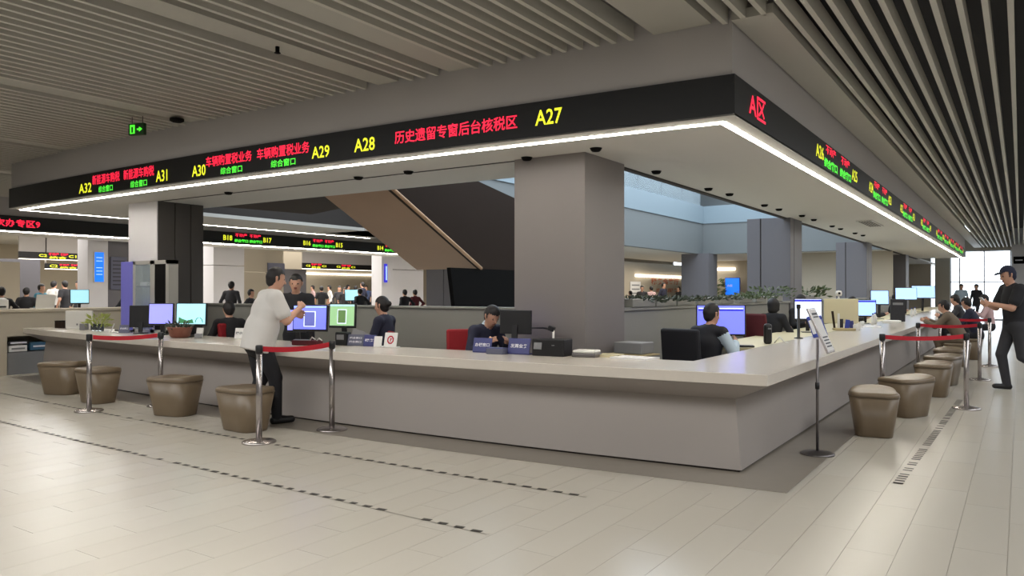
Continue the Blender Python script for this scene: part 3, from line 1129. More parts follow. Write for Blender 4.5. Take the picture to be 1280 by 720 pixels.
# ---- desk unit at the far left end
u = thing('reception_desk', 'tall beige desk unit with open cubby past the left counter end', 'desk', (-13.1, 0, 0))
b = MB()
b.span((-.75, -1.4, 0), (0, .05, 1.12)).span((-.75, .05, .69), (0, .80, 1.12)).span((-.75, .80, 0), (0, 3.0, 1.12)).span((-.75, .05, 0), (-.5, .80, .69))
b.build('body', 'beige_paint', u)
MB().span((-.78, -1.45, 1.12), (.03, 3.05, 1.17), bev=.006).build('desk_top', 'beige_paint', u)
MB().span((-.5, .07, 0), (-.04, .78, .40), bev=.005).build('cabinet_door', 'plastic_grey', u)
MB().lathe([(.0, -.02), (.012, -.02), (.012, .01), (0, .01)], (-.03, .68, .2), 10).build('door_knob', 'near_black', u)
for i, (y0, y1, z0, z1, m, lb) in enumerate(((.10, .40, .41, .52, 'paper_white', 'white stack of paper in the cubby of the left desk'),
                                             (.08, .43, .54, .60, 'plastic_black', 'flat black device above the paper in the left cubby'),
                                             (.46, .76, .42, .56, 'folder_teal', 'blue file box in the cubby of the left desk'))):
    t = thing('file_box' if i == 2 else ('paper_stack' if i == 0 else 'flat_device'), lb, 'box' if i else 'paper', (-13.12, 0, 0))
    MB().span((-.36, y0, z0), (-.02, y1, z1), bev=.006).build('body', m, t)
    MB().span((-.019, y0 + .04, (z0 + z1) / 2 - .015), (-.012, y1 - .04, (z0 + z1) / 2 + .015)).build('label_strip', 'plastic_grey' if i == 0 else 'text_white', t)
t = thing('desktop_printer', 'white desktop printer on the tall beige desk at the left edge', 'printer', (-13.45, -.02, 1.17), PI / 2)
MB().box((0, 0, .09), (.36, .32, .18), bev=.02).build('body', 'plastic_white', t)
MB().box((0, -.12, .19), (.28, .12, .02), (.25, 0, 0)).build('paper_tray', 'paper_white', t)
MB().box((0, -.165, .05), (.26, .02, .03)).build('output_slot', 'plastic_black', t)
t = thing('laptop', 'open white laptop on the tall beige desk', 'laptop', (-13.5, .82, 1.17), PI / 2)
MB().box((0, .0, .008), (.34, .24, .016), bev=.005).build('keyboard_base', 'plastic_white', t)
MB().box((0, -.13, .14), (.34, .012, .26), (.25, 0, 0), .004).build('lid', 'plastic_white', t)

# ================================================================== stools
def stool_mesh():
    n = 36
    prof = [(.72, 0.0), (.74, .015), (.985, .415)]
    top = [(.987, .415), (.995, .425), (.985, .442), (.93, .455), (.78, .458), (.5, .456), (.2, .455)]

    def ring(sc, z, sad=0.):
        out = []
        for i in range(n):
            a = 2 * PI * i / n
            r = 1.0 / (abs(math.cos(a)) ** 4.2 + abs(math.sin(a)) ** 4.2) ** (1 / 4.2)
            r *= 1 + .05 * math.cos(3 * a + .6)
            out.append((.315 * r * sc * math.cos(a), .235 * r * sc * math.sin(a), z + sad * (math.cos(a) * sc) ** 2 * (1 if math.cos(a) > 0 else .2)))
        return out

    def loft(rings, cap0, cap1):
        vs = sum(rings, [])
        fs = []
        for j in range(len(rings) - 1):
            for i in range(n):
                k = (i + 1) % n
                fs.append((j * n + i, j * n + k, (j + 1) * n + k, (j + 1) * n + i))
        if cap0:
            fs.append(tuple(reversed(range(n))))
        if cap1:
            fs.append(tuple((len(rings) - 1) * n + i for i in range(n)))
        return MB().add(vs, fs, True)
    body = loft([ring(s, z) for s, z in prof], True, True)
    seat = loft([ring(s, z, .04 if z > .43 else .0) for s, z in top], True, True)
    pip = MB().tube([p for p in ring(.992, .418)] + [ring(.992, .418)[0]], .004, 6)
    return body.mesh('body', 'leather'), seat.mesh('seat_cushion', 'leather'), pip.mesh('piping', 'leather_piping')


bm_, sm_, pm_ = stool_mesh()
st0 = thing('stool', 'brown leather stool farthest left, half behind its neighbour', 'stool', (-9.75, -.61, 0), .25, 'stools along the front counter')
link('body', bm_, st0)
link('seat_cushion', sm_, st0)
link('piping', pm_, st0)
copy_tree(st0, (-8.48, -.77, 0), -.15, 'brown leather stool behind the leftmost queue post')
copy_tree(st0, (-6.64, -.81, 0), .12, 'brown leather stool standing alone left of the white-shirted man')
copy_tree(st0, (-5.08, -.98, 0), -.1, 'brown leather stool directly in front of the man in the white shirt')
GR = 'stools along the right counter'
for (x, y, r, lb) in ((.63, 2.50, 1.75, 'nearest brown leather stool beside the right counter'),
                      (.77, 4.04, 1.1, 'second brown stool along the right counter'),
                      (.88, 6.25, 1.5, 'third brown stool along the right counter'),
                      (.88, 7.8, 1.3, 'fourth brown stool along the right counter'),
                      (.84, 9.5, 1.6, 'fifth brown stool along the right counter'),
                      (.86, 11.5, 1.5, 'brown stool under the seated person in the olive jacket'),
                      (1.0, 13.4, 1.5, 'brown stool under the seated person in navy')):
    copy_tree(st0, (x, y, 0), r, lb, GR)

# ================================================================== queue posts with red belts
GP = 'steel queue posts'
mp_base = MB().lathe([(.165, 0), (.165, .012), (.15, .022), (.08, .032), (.03, .045), (.0, .045)], n=28).mesh('base', 'steel')
mp_pole = MB().lathe([(.030, .04), (.030, .885), (.0, .885)], n=18).mesh('pole', 'steel')
mp_head = MB().lathe([(.034, .885), (.036, .89), (.036, .955), (.030, .965), (.0, .966)], n=18).mesh('belt_head', 'plastic_black')


def post(loc, label, to=None):
    p = thing('queue_post', label, 'queue post', loc, 0, GP)
    link('base', mp_base, p)
    link('pole', mp_pole, p)
    link('belt_head', mp_head, p)
    if to:
        dx, dy = to[0] - loc[0], to[1] - loc[1]
        L = math.hypot(dx, dy)
        mb = MB()
        vs = []
        n = 10
        for i in range(n + 1):
            q = i / n
            q2 = (.04 + q * (L - .08)) / L
            z = .925 - .025 * 4 * q * (1 - q)
            tw = .0
            for s_ in (-1, 1):
                for o_ in (-1, 1):
                    vs.append((dx * q2 + o_ * .0015 * -dy / L, dy * q2 + o_ * .0015 * dx / L, z + s_ * .026))
        fs = []
        for i in range(n):
            a, c = i * 4, i * 4 + 4
            fs += [(a, a + 2, c + 2, c), (a + 1, c + 1, c + 3, a + 3), (a, c, c + 1, a + 1), (a + 2, a + 3, c + 3, c + 2)]
        mb.add(vs, fs)
        tag(mb.build('belt', 'belt_red', p), 'red retractable belt')
    return p


post((-7.77, -1.27, 0), 'steel queue post farthest left with its red belt', (-7.44, -.52))
post((-7.44, -.52, 0), 'steel queue post against the counter near the brown plant bowl')
post((-4.37, -1.37, 0), 'steel queue post in front of the stool and the white-shirted man', (-4.28, -.49))
post((-4.28, -.49, 0), 'steel queue post against the counter under the green screen')
post((1.34, 5.03, 0), 'steel queue post nearest on the right with its red belt', (.47, 4.28))
post((.47, 4.28, 0), 'steel queue post against the right counter behind the second stool')
post((1.34, 8.8, 0), 'steel queue post in the middle of the right corridor row', (.47, 8.3))
post((.47, 8.3, 0), 'steel queue post against the right counter near the dark computer tower')
post((1.40, 11.7, 0), 'farthest steel queue post of the right corridor', (.48, 12.4))
post((.48, 12.4, 0), 'farthest steel queue post against the right counter')

# ---- slanted notice stand at the right counter
t = thing('notice_stand', 'slim notice stand with slanted white framed board by the right counter', 'stand', (.36, 1.12, 0))
MB().lathe([(.15, 0), (.15, .012), (.13, .022), (.03, .035), (0, .035)], n=28).build('base', 'steel_dark', t)
MB().lathe([(.013, .03), (.013, 1.06), (0, 1.06)], n=12).build('pole', 'steel_dark', t)
MB().lathe([(.02, .60), (.02, .66), (0, .66)], n=12).build('clamp', 'plastic_black', t)
bd = MB().box((0, 0, 0), (.30, .018, .44), None, .006).build('board_frame', 'steel', t, (.03, 0, 1.14), (-.42, 0, PI / 2))
MB().box((0, -.0095, 0), (.26, .004, .40)).build('notice_sheet', 'paper_white', bd)
for i, z in enumerate((.16, .13, -.07, -.10, -.13, -.16)):
    MB().box((0, -.0125, z), (.20, .002, .012 if i else .02)).build('print_line', 'text_dark', bd)

# ================================================================== floor tapes
def tape(label, pts, pitch, dash, wd, skip=0.0, cross=False):
    t = thing('floor_tape', label, 'floor tape')
    rr = random.Random(3)
    acc = 0
    me = {}
    for (x0, y0), (x1, y1) in zip(pts[:-1], pts[1:]):
        L = math.hypot(x1 - x0, y1 - y0)
        a = math.atan2(y1 - y0, x1 - x0)
        MB().box(((x0 + x1) / 2, (y0 + y1) / 2, .0036), (L, wd * .9, .0006), (0, 0, a)).build('tape_strip', 'floor_stone', t)
        s = acc
        while s < L:
            wv = rr.choice((1, 1, .9, .7))
            if rr.random() > skip:
                ln = dash * wv
                k = round(ln, 3)
                if k not in me:
                    me[k] = MB().box((0, 0, 0), (ln, wd, .0012)).mesh('tape_dash', 'tape_black')
                link('tape_dash', me[k], t, (x0 + (x1 - x0) * s / L, y0 + (y1 - y0) * s / L, .0046), (0, 0, a + (0 if cross else .12)))
            s += pitch
        acc = s - L
    return t


tape('black dashed floor tape nearest the camera, long front line', [(-9.4, -2.16), (-6.0, -2.32), (-.82, -2.44)], .137, .075, .036, .07)
tape('black dashed floor tape beside the queue posts, nearer the counter', [(-11.5, -1.05), (-8.0, -1.24), (-4.4, -1.36), (-.72, -1.35)], .137, .075, .036, .10)
tape('short-barred worn floor tape along the right corridor', [(1.12, .35), (1.17, 3.0), (1.22, 5.9)], .085, .04, .07, .25, True)

# ================================================================== ceiling fittings
cm = MB().lathe([(.055, 0), (.055, -.02), (.04, -.035), (.0, -.04)], n=14).mesh('dome', 'near_black')
for i, (x, y, lb) in enumerate(((-7.74, .72, 'black dome camera on the soffit beside the dark panelled column'), (-5.08, .70, 'black dome camera on the soffit above the white-shirted man'),
                                (-4.24, .70, 'black dome camera on the soffit above the woman with the bun'), (-2.53, .68, 'black dome camera on the soffit at the left of the big grey column'),
                                (-1.66, .62, 'black dome camera on the soffit at the right of the big grey column'), (-1.74, 2.35, 'black dome camera on the right soffit just past the big grey column'),
                                (-1.74, 4.2, 'black dome camera on the right soffit above the vested man'), (-1.68, 4.95, 'second black dome camera on the right soffit above the vested man'),
                                (-1.65, 6.7, 'black dome camera on the right soffit before the second grey column'), (-1.62, 7.5, 'black dome camera touching the second grey column in view'),
                                (-1.55, 8.9, 'black dome camera in front of the second grey column top'), (-1.55, 9.9, 'black dome camera just beyond the second grey column'),
                                (-1.55, 11.7, 'black dome camera between the second and third grey columns'), (-1.54, 12.6, 'next black dome camera between the second and third grey columns'),
                                (-1.5, 14.2, 'black dome camera before the third grey column'), (-1.46, 15.1, 'black dome camera closest to the third grey column'))):
    t = thing('dome_camera', lb, 'camera', (x, y, 2.95), 0, 'dome cameras on the canopy soffit')
    link('dome', cm, t)
    link('mount_plate', MB().lathe([(.062, 0), (.062, -.006), (0, -.006)], n=14).mesh('mount_plate', 'near_black') if i == 0 else bpy.data.meshes['mount_plate'], t)
t = thing('air_vent', 'thin dark air vent in the right canopy soffit', 'vent', (-.75, 11.5, 2.95))
MB().box((0, 0, -.008), (.3, 1.6, .016)).build('vent_frame', 'soffit_white', t)
for i in range(5):
    MB().box((-.1 + i * .05, 0, -.018), (.02, 1.5, .006)).build('vent_blade', 'groove_dark', t)


def exit_sign(label, loc, rz, wd, ht, hang):
    t = thing('exit_sign', label, 'exit sign', loc, rz)
    MB().box((0, 0, 0), (wd, .05, ht), None, .006).build('housing', 'exit_dark', t)
    MB().box((-wd * .22, -.027, 0), (wd * .30, .006, ht * .75)).build('door_symbol', 'exit_green', t)
    MB().box((-wd * .22, -.031, -ht * .05), (wd * .10, .003, ht * .5)).build('running_figure', 'exit_dark', t)
    MB().slab([(wd * .08, -.03, .03 * ht), (wd * .22, -.03, .03 * ht), (wd * .22, -.03, .18 * ht), (wd * .42, -.03, -.03 * ht), (wd * .22, -.03, -.24 * ht), (wd * .22, -.03, -.09 * ht), (wd * .08, -.03, -.09 * ht)], .006, (0, 1, 0)).build('arrow', 'exit_green', t)
    if hang:
        for s_ in (-1, 1):
            MB().box((s_ * wd * .35, 0, ht / 2 + hang / 2), (.008, .008, hang)).build('hanger', 'steel_dark', t)
    return t


exit_sign('small green exit sign hanging from the slatted ceiling', (-7.53, -.79, 3.58), .25, .25, .15, .09)
exit_sign('distant green exit sign on the bulkhead above the far band', (-18.3, 9.6, 3.72), PI / 2, .42, .24, 0)
t = thing('ceiling_speaker', 'dark round ceiling speaker beside the hanging exit sign', 'speaker', (-7.2, -.45, 3.74))
MB().lathe([(.09, .0), (.09, -.03), (.06, -.045), (.0, -.045)], n=16).build('body', 'near_black', t)
t = thing('sprinkler', 'small dark sprinkler head on the wide ceiling strip', 'sprinkler', (-3.82, -1.6, 3.77))
MB().lathe([(.02, .0), (.02, -.05), (.03, -.055), (.03, -.06), (0, -.06)], n=10).build('body', 'near_black', t)

# ================================================================== things on the counter
def monitor(label, loc, rz, wd, ht, screen='screen_blue', z0=.12, doc=None, base=True, housing='plastic_black', tilt=-.06, group=None, cat='monitor'):
    t = thing('computer_monitor', label, cat, loc, rz, group)
    h = MB().box((0, 0, 0), (wd, .035, ht), None, .008).build('housing', housing, t, (0, 0, z0 + ht / 2), (tilt, 0, 0))
    sc = MB().box((0, -.018, .008), (wd - .03, .004, ht - .04)).build('screen', screen, h)
    if doc == 'page':
        MB().box((0, -.0215, -.01), (wd * .34, .002, ht * .58)).build('page_frame', 'screen_pale', h)
        MB().box((0, -.0235, -.01), (wd * .29, .002, ht * .52)).build('page_body', 'screen_mid' if screen.startswith('screen_b') else 'screen_olive', h)
        MB().box((0, -.0215, ht * .42), (wd - .03, .002, ht * .05)).build('title_bar', 'screen_sky', h)
    elif doc == 'land':
        pts = [(-wd * .40, -.021, -ht * .38), (wd * .1, -.021, -ht * .38), (wd * .05, -.021, -ht * .2), (-wd * .12, -.021, -ht * .26), (-wd * .3, -.021, -ht * .18), (-wd * .40, -.021, -ht * .1)]
        MB().slab(pts, .002, (0, 1, 0)).build('picture_shape', 'screen_grass', h)
        MB().tube([(wd * (.15 + .2 * (1 - math.cos(a)) / 2 * 1.2), -.021, -ht * .35 + ht * .22 * math.sin(a)) for a in [PI * i / 8 for i in range(9)]], .006, 5).build('picture_shape', 'screen_grass', h)
    elif doc == 'bar':
        MB().box((0, -.0215, ht * .38), (wd * .9, .002, ht * .035)).build('title_bar', 'screen_pale', h)
        MB().box((0, -.0215, ht * .33), (wd * .9, .002, ht * .05)).build('menu_bar', 'screen_deep', h)
    elif doc == 'top':
        MB().box((0, -.0215, ht * .40), (wd - .03, .002, ht * .09)).build('title_bar', 'screen_deep', h)
    if base:
        MB().box((0, .035, z0 * .6 + .04), (.06, .025, z0 * 1.1 + .05), (.1, 0, 0)).build('neck', 'plastic_black', t)
        MB().box((0, .03, .006), (wd * .45, .18, .012), None, .004).build('foot', 'plastic_black', t)
    return t


W = .85
t = thing('dark_box', 'small dark box at the far left end of the worktop', 'box', (-12.2, .55, W), .2)
MB().box((0, 0, .06), (.17, .16, .12), None, .01).build('body', 'brown_dark', t)
MB().box((0, 0, .125), (.175, .165, .012), None, .004).build('lid', 'near_black', t)
t = thing('desk_scanner', 'white upright panel of a desk scanner on the left worktop', 'scanner', (-11.55, .52, W), .45)
MB().box((0, 0, .16), (.50, .05, .31), None, .015).build('panel', 'plastic_white', t)
MB().box((0, .04, .015), (.40, .2, .03), None, .008).build('foot', 'plastic_white', t)
MB().box((-.02, -.027, .08), (.03, .004, .03)).build('button', 'plastic_grey', t)
t = thing('pen_cube', 'small grey cube holder in front of the white scanner panel', 'holder', (-11.12, .38, W), .4)
MB().box((0, 0, .055), (.1, .1, .11), None, .008).build('body', 'plastic_grey', t)
MB().box((0, 0, .108), (.08, .08, .008)).build('rim', 'paper_white', t)


def leaves(mb, n, rad, z0, z1, lw, ll, rnd, spread=1.0):
    for _ in range(n):
        a = rnd.uniform(0, 2 * PI)
        r = rad * rnd.random() ** .5
        c = Vector((r * math.cos(a), r * math.sin(a), rnd.uniform(z0, z1)))
        dr = Vector((math.cos(a) * spread + rnd.uniform(-.5, .5), math.sin(a) * spread + rnd.uniform(-.5, .5), rnd.uniform(-.1, 1.1))).normalized()
        s_ = dr.cross(Vector((rnd.uniform(-1, 1), rnd.uniform(-1, 1), .3))).normalized() * lw / 2
        n_ = dr.cross(s_).normalized() * lw * .18
        p = [c, c + dr * ll * .5 + s_ + n_, c + dr * ll, c + dr * ll * .5 - s_ + n_, c + dr * ll * .5 - n_]
        mb.add(p, [(0, 1, 4), (1, 2, 4), (2, 3, 4), (3, 0, 4)])
    return mb


def plant(label, loc, pot, leaf, n, rad, z0, z1, lw, ll, seed, name='potted_plant', group=None, potm='terracotta'):
    rnd = random.Random(seed)
    t = thing(name, label, 'plant', loc, 0, group)
    if pot == 'bowl':
        MB().lathe([(.10, 0), (.13, .02), (.165, .13), (.175, .15), (.16, .15), (.12, .11), (.0, .11)], n=24).build('bowl', potm, t)
    elif pot == 'glass':
        for s_ in (-1, 0, 1):
            MB().lathe([(.04, 0), (.045, .01), (.045, .12), (.04, .12), (.038, .02), (0, .02)], (s_ * .11, 0, 0), 14).build('jar', 'glass', t)
    elif pot == 'trough':
        MB().box((0, 0, .05), (.22, rad * 2, .10), None, .01).build('trough', 'partition_grey', t)
    for i in range(5):
        a = 2 * PI * i / 5
        MB().tube([(0, 0, .1), (rad * .25 * math.cos(a), rad * .25 * math.sin(a), (z0 + z1) / 2), (rad * .5 * math.cos(a), rad * .5 * math.sin(a), z1)], .004, 4).build('stem', leaf, t)
    tag(leaves(MB(), n, rad, z0, z1, lw, ll, rnd).build('foliage', leaf, t), kind='stuff')
    return t


plant('yellow-green plants in small glass jars on the left worktop', (-10.55, .30, W), 'glass', 'leaf_yellow', 90, .17, .05, .24, .03, .10, 4)
plant('brown bowl planter with small plants in front of the landscape screen', (-7.88, .04, W), 'bowl', 'leaf_dark', 50, .14, .12, .19, .03, .09, 5)


def plate(label, loc, rz, wd, ht, m, text=None, tm='text_white', rows=1, lean=-.25, name='name_plate', cat='sign'):
    t = thing(name, label, cat, loc, rz)
    p = MB().box((0, 0, 0), (wd, .012, ht), None, .003).build('plate', m, t, (0, 0, ht / 2 * math.cos(lean) + .008), (lean, 0, 0))
    MB().box((0, .03, .006), (wd, .10, .012), None, .003).build('foot', m, t)
    if text:
        for r in range(rows):
            hz = ht * .26 if rows == 1 else ht * .2
            lettering(text, tm, wd * .78, hz, (0, -.0075, (0 if rows == 1 else ht * (.17 - .36 * r))), (0, 0, 0), p, .02)
    return t


plate('white tent card beside the dark monitor at the left', (-9.95, .22, W), -.5, .11, .14, 'paper_white', lean=-.35)
plate('grey name plate with pale lettering at the left, before the dark monitor', (-9.72, .28, W), .45, .17, .12, 'plate_grey', '综合窗口')
monitor('dark monitor at the left showing its back to the hall', (-9.38, .36, W), .65 + PI, .36, .34, 'screen_blue', .09, tilt=.05)
monitor('monitor with plain violet-blue screen left of the plant bowl', (-8.72, .28, W), .55, .38, .33, 'screen_blue2', .14)
monitor('monitor with a pale landscape picture behind the plant bowl', (-8.0, .30, W), .48, .46, .33, 'screen_cyan', .15, 'land')
t = thing('leaflet_holder', 'small clear leaflet holder right of the plant bowl', 'holder', (-7.60, .16, W), .4)
MB().box((0, 0, .07), (.10, .012, .14), (-.2, 0, 0)).build('back_panel', 'plastic_white', t)
MB().box((0, -.03, .03), (.10, .05, .06), None, .005).build('pocket', 'plastic_grey', t)
plate('small pale sign on the worktop left of the white-shirted man', (-7.0, .36, W), .4, .13, .14, 'paper_white', '提示', 'text_dark', 1)
monitor('small blue monitor just right of the white-shirted man', (-5.86, .38, W), .45, .26, .30, 'screen_blue2', .12)
monitor('tilted violet-blue monitor with a page, beside the white-shirted man', (-5.42, .22, W), .35, .47, .33, 'screen_blue', .15, 'page')
monitor('green monitor with a page, right of the violet-blue one', (-4.98, .34, W), .25, .37, .30, 'screen_green', .20, 'page')
t = thing('document_scanner', 'dark red document scanner with cables below the violet-blue monitor', 'scanner', (-5.25, .02, W), .3)
MB().box((0, 0, .03), (.34, .16, .06), None, .012).build('body', 'maroon_cloth', t)
MB().box((-.04, -.06, .065), (.2, .05, .01)).build('slot', 'plastic_grey', t)
MB().tube([(.06, -.04, .06), (.10, -.06, .10), (.14, -.05, .07)], .008, 6).tube([(.16, -.05, .06), (.20, -.07, .09), (.23, -.05, .06)], .008, 6).build('cable', 'plastic_white', t)
t = thing('card_reader', 'black card reader cluster with grey papers near the green monitor', 'device', (-4.82, .25, W), .2)
MB().box((-.05, 0, .08), (.16, .12, .16), None, .015).build('body', 'plastic_black', t)
MB().box((.12, .02, .09), (.16, .01, .2), (-.3, .25, 0)).box((.20, .03, .08), (.14, .01, .17), (-.3, .35, 0)).build('paper_sheets', 'plastic_grey', t)
MB().box((-.05, -.064, .10), (.10, .006, .06)).build('keypad', 'plastic_grey', t)
plate('grey name plate with two rows of lettering near the green monitor', (-4.68, .26, W), .2, .22, .13, 'plate_grey', '综合窗口', rows=2)
plate('blue name plate between the grey plate and the white cards', (-4.47, .28, W), .2, .16, .13, 'plate_blue', '税务')
plate('small plain white card next to the blue name plate', (-4.30, .24, W), .3, .10, .12, 'paper_white')
t = plate('white card with a red square emblem on the worktop', (-4.10, .24, W), .25, .16, .17, 'paper_white')
p = [c for c in t.children if c.name.startswith('plate')][0]
o8 = [(math.cos(PI / 8 + i * PI / 4), math.sin(PI / 8 + i * PI / 4)) for i in range(8)]
rg = MB()
rg.add([(x * .045, -.0072, y * .052) for x, y in o8] + [(x * .028, -.0072, y * .034) for x, y in o8], [(i, (i + 1) % 8, 8 + (i + 1) % 8, 8 + i) for i in range(8)])
rg.box((0, -.0075, 0), (.012, .001, .04)).box((.01, -.0075, .01), (.02, .001, .01))
rg.build('emblem', 'red_emblem', p)
plate('blue name plate in front of the woman bent over papers', (-2.83, .28, W), .15, .22, .15, 'plate_blue', '办税窗口')
t = thing('blue_box', 'flat slate-blue box lying between the two blue name plates', 'box', (-2.60, .22, W), .1)
MB().box((0, 0, .03), (.20, .12, .06), None, .006).build('body', 'plate_grey', t)
MB().box((0, 0, .062), (.19, .11, .006)).build('lid', 'plate_blue', t)
plate('taller blue name plate beside the black box', (-2.38, .30, W), .1, .25, .16, 'plate_blue', '发票业务')
monitor('black monitor turned away, seen from its back right of the woman', (-2.50, .42, W), PI + .15, .36, .25, 'screen_deep', .20, tilt=.03)
t = thing('document_camera', 'black document camera arm clamped behind the black box', 'camera', (-2.20, .55, W))
MB().tube([(.08, 0, .0), (.08, 0, .25)], .013, 8).build('post', 'plastic_white', t)
MB().tube([(.08, 0, .25), (-.05, .02, .265), (-.22, .03, .26)], .010, 8).build('arm', 'plastic_black', t)
MB().box((.06, 0, .26), (.07, .05, .05), (0, .3, 0), .008).build('clamp', 'plastic_black', t)
t = thing('black_device_box', 'low black device box with a small grey pad on the worktop', 'box', (-2.02, .36, W), .06)
MB().box((0, 0, .085), (.36, .2, .17), None, .008).build('body', 'plastic_black', t)
MB().box((-.11, -.105, .10), (.09, .012, .07), (-.2, 0, 0), .004).build('pad', 'plastic_grey', t)
MB().box((.06, -.101, .11), (.03, .003, .008)).build('badge', 'plastic_grey', t)
t = thing('round_tray', 'white round-cornered tray on a dark base right of the black box', 'tray', (-1.66, .42, W), .1)
MB().box((0, 0, .02), (.25, .18, .04), None, .01).build('base', 'steel_dark', t)
MB().box((0, 0, .055), (.24, .17, .03), None, .014).build('dish', 'plastic_white', t)
t = thing('paper_tray', 'low stack of papers and folders behind the worktop corner', 'papers', (-1.18, .50, W), -.1)
MB().box((0, 0, .008), (.40, .26, .016)).build('sheets', 'paper_white', t)
MB().box((-.30, .05, .012), (.22, .2, .024), (0, 0, .3)).build('folder', 'plastic_beige', t)
t = thing('letter_tray', 'beige two-tier letter tray behind the corner, left of the black chair', 'tray', (-1.72, 1.35, .60), -.1)
MB().box((0, 0, .05), (.05, .05, .25)).box((.34, 0, .05), (.05, .05, .25)).build('support', 'wood_tray', t)
for z in (.16, .22):
    MB().box((.15, .0, z), (.46, .32, .015), None, .004).build('tier', 'wood_tray', t)
MB().box((.15, 0, .29), (.34, .28, .12), None, .01).build('printer_top', 'plastic_grey', t)
MB().box((0.15, 0, -.34), (.5, .36, .54), None, .01).build('pedestal', 'plastic_grey', t)

# ---- chairs
def chair(label, loc, rz, m, wd=.44, ht=.50, sh=.48, group=None):
    t = thing('office_chair', label, 'chair', loc, rz, group)
    MB().box((0, -.22, sh + .12 + ht / 2), (wd, .06, ht), (.10, 0, 0), .03).build('backrest', m, t)
    MB().box((0, .02, sh - .03), (wd, .44, .08), None, .03).build('seat', m, t)
    MB().box((0, -.24, sh + .08), (.06, .03, .26), (.1, 0, 0)).build('back_bar', 'plastic_black', t)
    MB().lathe([(.03, .09), (.03, sh - .06), (0, sh - .06)], n=10).build('gas_lift', 'plastic_black', t)
    for i in range(5):
        a = 2 * PI * i / 5
        MB().tube([(0, 0, .10), (.26 * math.cos(a), .26 * math.sin(a), .06)], .018, 6).build('leg', 'plastic_black', t)
        MB().lathe([(.03, 0), (.03, .05), (0, .05)], (.27 * math.cos(a), .27 * math.sin(a), .0), 8).build('caster', 'plastic_black', t)
    return t


chair('red office chair behind the seated person in dark left of the man', (-7.85, 1.02, 0), -1.2, 'chair_red', .44, .42)
chair('red office chair partly hidden behind the woman with the bun', (-4.62, 1.12, 0), -.6, 'chair_red', .44, .42, .46)
chair('red office chair left of the woman bent over papers', (-3.60, .98, 0), -2.3, 'chair_red', .36, .50, .42)
chair('big black office chair behind the vested man at the corner', (-1.22, 2.14, 0), -.2, 'chair_black', .50, .56, .40)
chair('dark red office chair behind the right counter', (-1.36, 5.7, 0), -.5, 'maroon_cloth', .48, .58, .46)

# ---- right counter things
monitor('large monitor with bright violet-blue screen before the vested man', (-1.2, 3.1, .82), .35, .60, .39, 'screen_blue', .12, 'bar')
t = thing('phone_cluster', 'dark telephone and cables right of the violet-blue monitor', 'telephone', (-.80, 3.75, .82), .3)
MB().box((0, 0, .13), (.10, .14, .26), None, .03).build('body', 'plastic_black', t)
MB().tube([(.08, -.06, .02), (.14, -.1, .10), (.20, -.1, .03), (.26, -.12, .02)], .010, 6).build('cable', 'plastic_white', t)
MB().box((.02, -.08, .20), (.04, .02, .02)).build('indicator', 'plastic_grey', t)
t = thing('keyboard', 'black keyboard lying on the staff desk under the violet-blue monitor', 'keyboard', (-.95, 2.96, .82), .3)
MB().box((0, -.0, .012), (.40, .08, .022), None, .006).build('body', 'plastic_black', t)
MB().box((0, 0, .025), (.37, .06, .006)).build('keys', 'plastic_grey', t)
t = thing('black_pole_stand', 'thin black pole stand on the right worktop', 'stand', (-.62, 4.62, W))
MB().lathe([(.06, 0), (.06, .012), (.02, .02), (.02, .46), (0, .46)], n=14).build('pole', 'plastic_black', t)
MB().box((0, 0, .44), (.05, .05, .06), None, .01).build('head', 'plastic_black', t)
for i in range(3):
    t = thing('binder', ['leaning blue binder nearest the camera on the right worktop', 'middle leaning blue binder on the right worktop', 'farther leaning blue binder on the right worktop'][i], 'binder', (-.52 + i * .03, 5.0 + i * .16, W), .2, 'leaning blue binders')
    MB().box((0, 0, .15), (.07, .24, .30), (0, -.32, 0), .006).build('cover', 'folder_blue', t)
    MB().box((.0, -.122, .15), (.045, .006, .2), (0, -.32, 0)).build('spine_label', 'text_white', t)
monitor('pale blue monitor behind the slanted notice board', (-1.0, 6.9, .82), .35, .44, .36, 'screen_pale', .20, 'top')
t = monitor('cream coloured monitor turned away on the right counter', (-.62, 7.6, W), PI + .25, .54, .42, 'screen_pale', .10, housing='plastic_beige', tilt=.05)
t = thing('webcam', 'white webcam standing on top of the cream monitor', 'webcam', (-.66, 7.62, 1.375))
MB().lathe([(.02, 0), (.012, .02), (.012, .04), (.045, .05), (.055, .09), (.045, .13), (0, .14)], n=14).build('body', 'plastic_white', t)
MB().box((.02, -.05, .09), (.035, .02, .035), None, .006).build('lens', 'near_black', t)
t = thing('stationery_tray', 'clutter tray with pens and blue papers below the cream monitor', 'tray', (-.52, 7.3, W), .3)
MB().box((0, 0, .02), (.34, .2, .04), None, .008).build('tray', 'wood_tray', t)
for i, (dx, dy, hh, mm) in enumerate(((-.16, 0, .32, 'brown_dark'), (-.08, .02, .28, 'plastic_white'), (.05, 0, .18, 'folder_blue'), (.12, .03, .16, 'plate_blue'), (.17, -.03, .1, 'plastic_white'), (.22, 0, .12, 'plastic_white'))):
    MB().box((dx, dy, hh / 2), (.035 if i < 2 else .07, .03, hh), (0, .12 * (i % 3 - 1), 0), .005).build('upright_item', mm, t)
t = thing('paper_sheets', 'loose white sheets and a small cup at the edge of the right worktop', 'papers', (-.35, 8.9, W), .3)
MB().box((0, 0, .004), (.3, .42, .008)).box((.1, .5, .004), (.21, .3, .008), (0, 0, .3)).build('sheets', 'paper_white', t)
MB().lathe([(.03, 0), (.036, .09), (.03, .09), (.0, .02)], (-.1, .3, 0), 12).build('cup', 'plastic_white', t)
monitor('small sky-blue monitor in the middle of the right counter', (-.80, 11.2, .82), .35, .42, .36, 'screen_sky', .14, 'top')
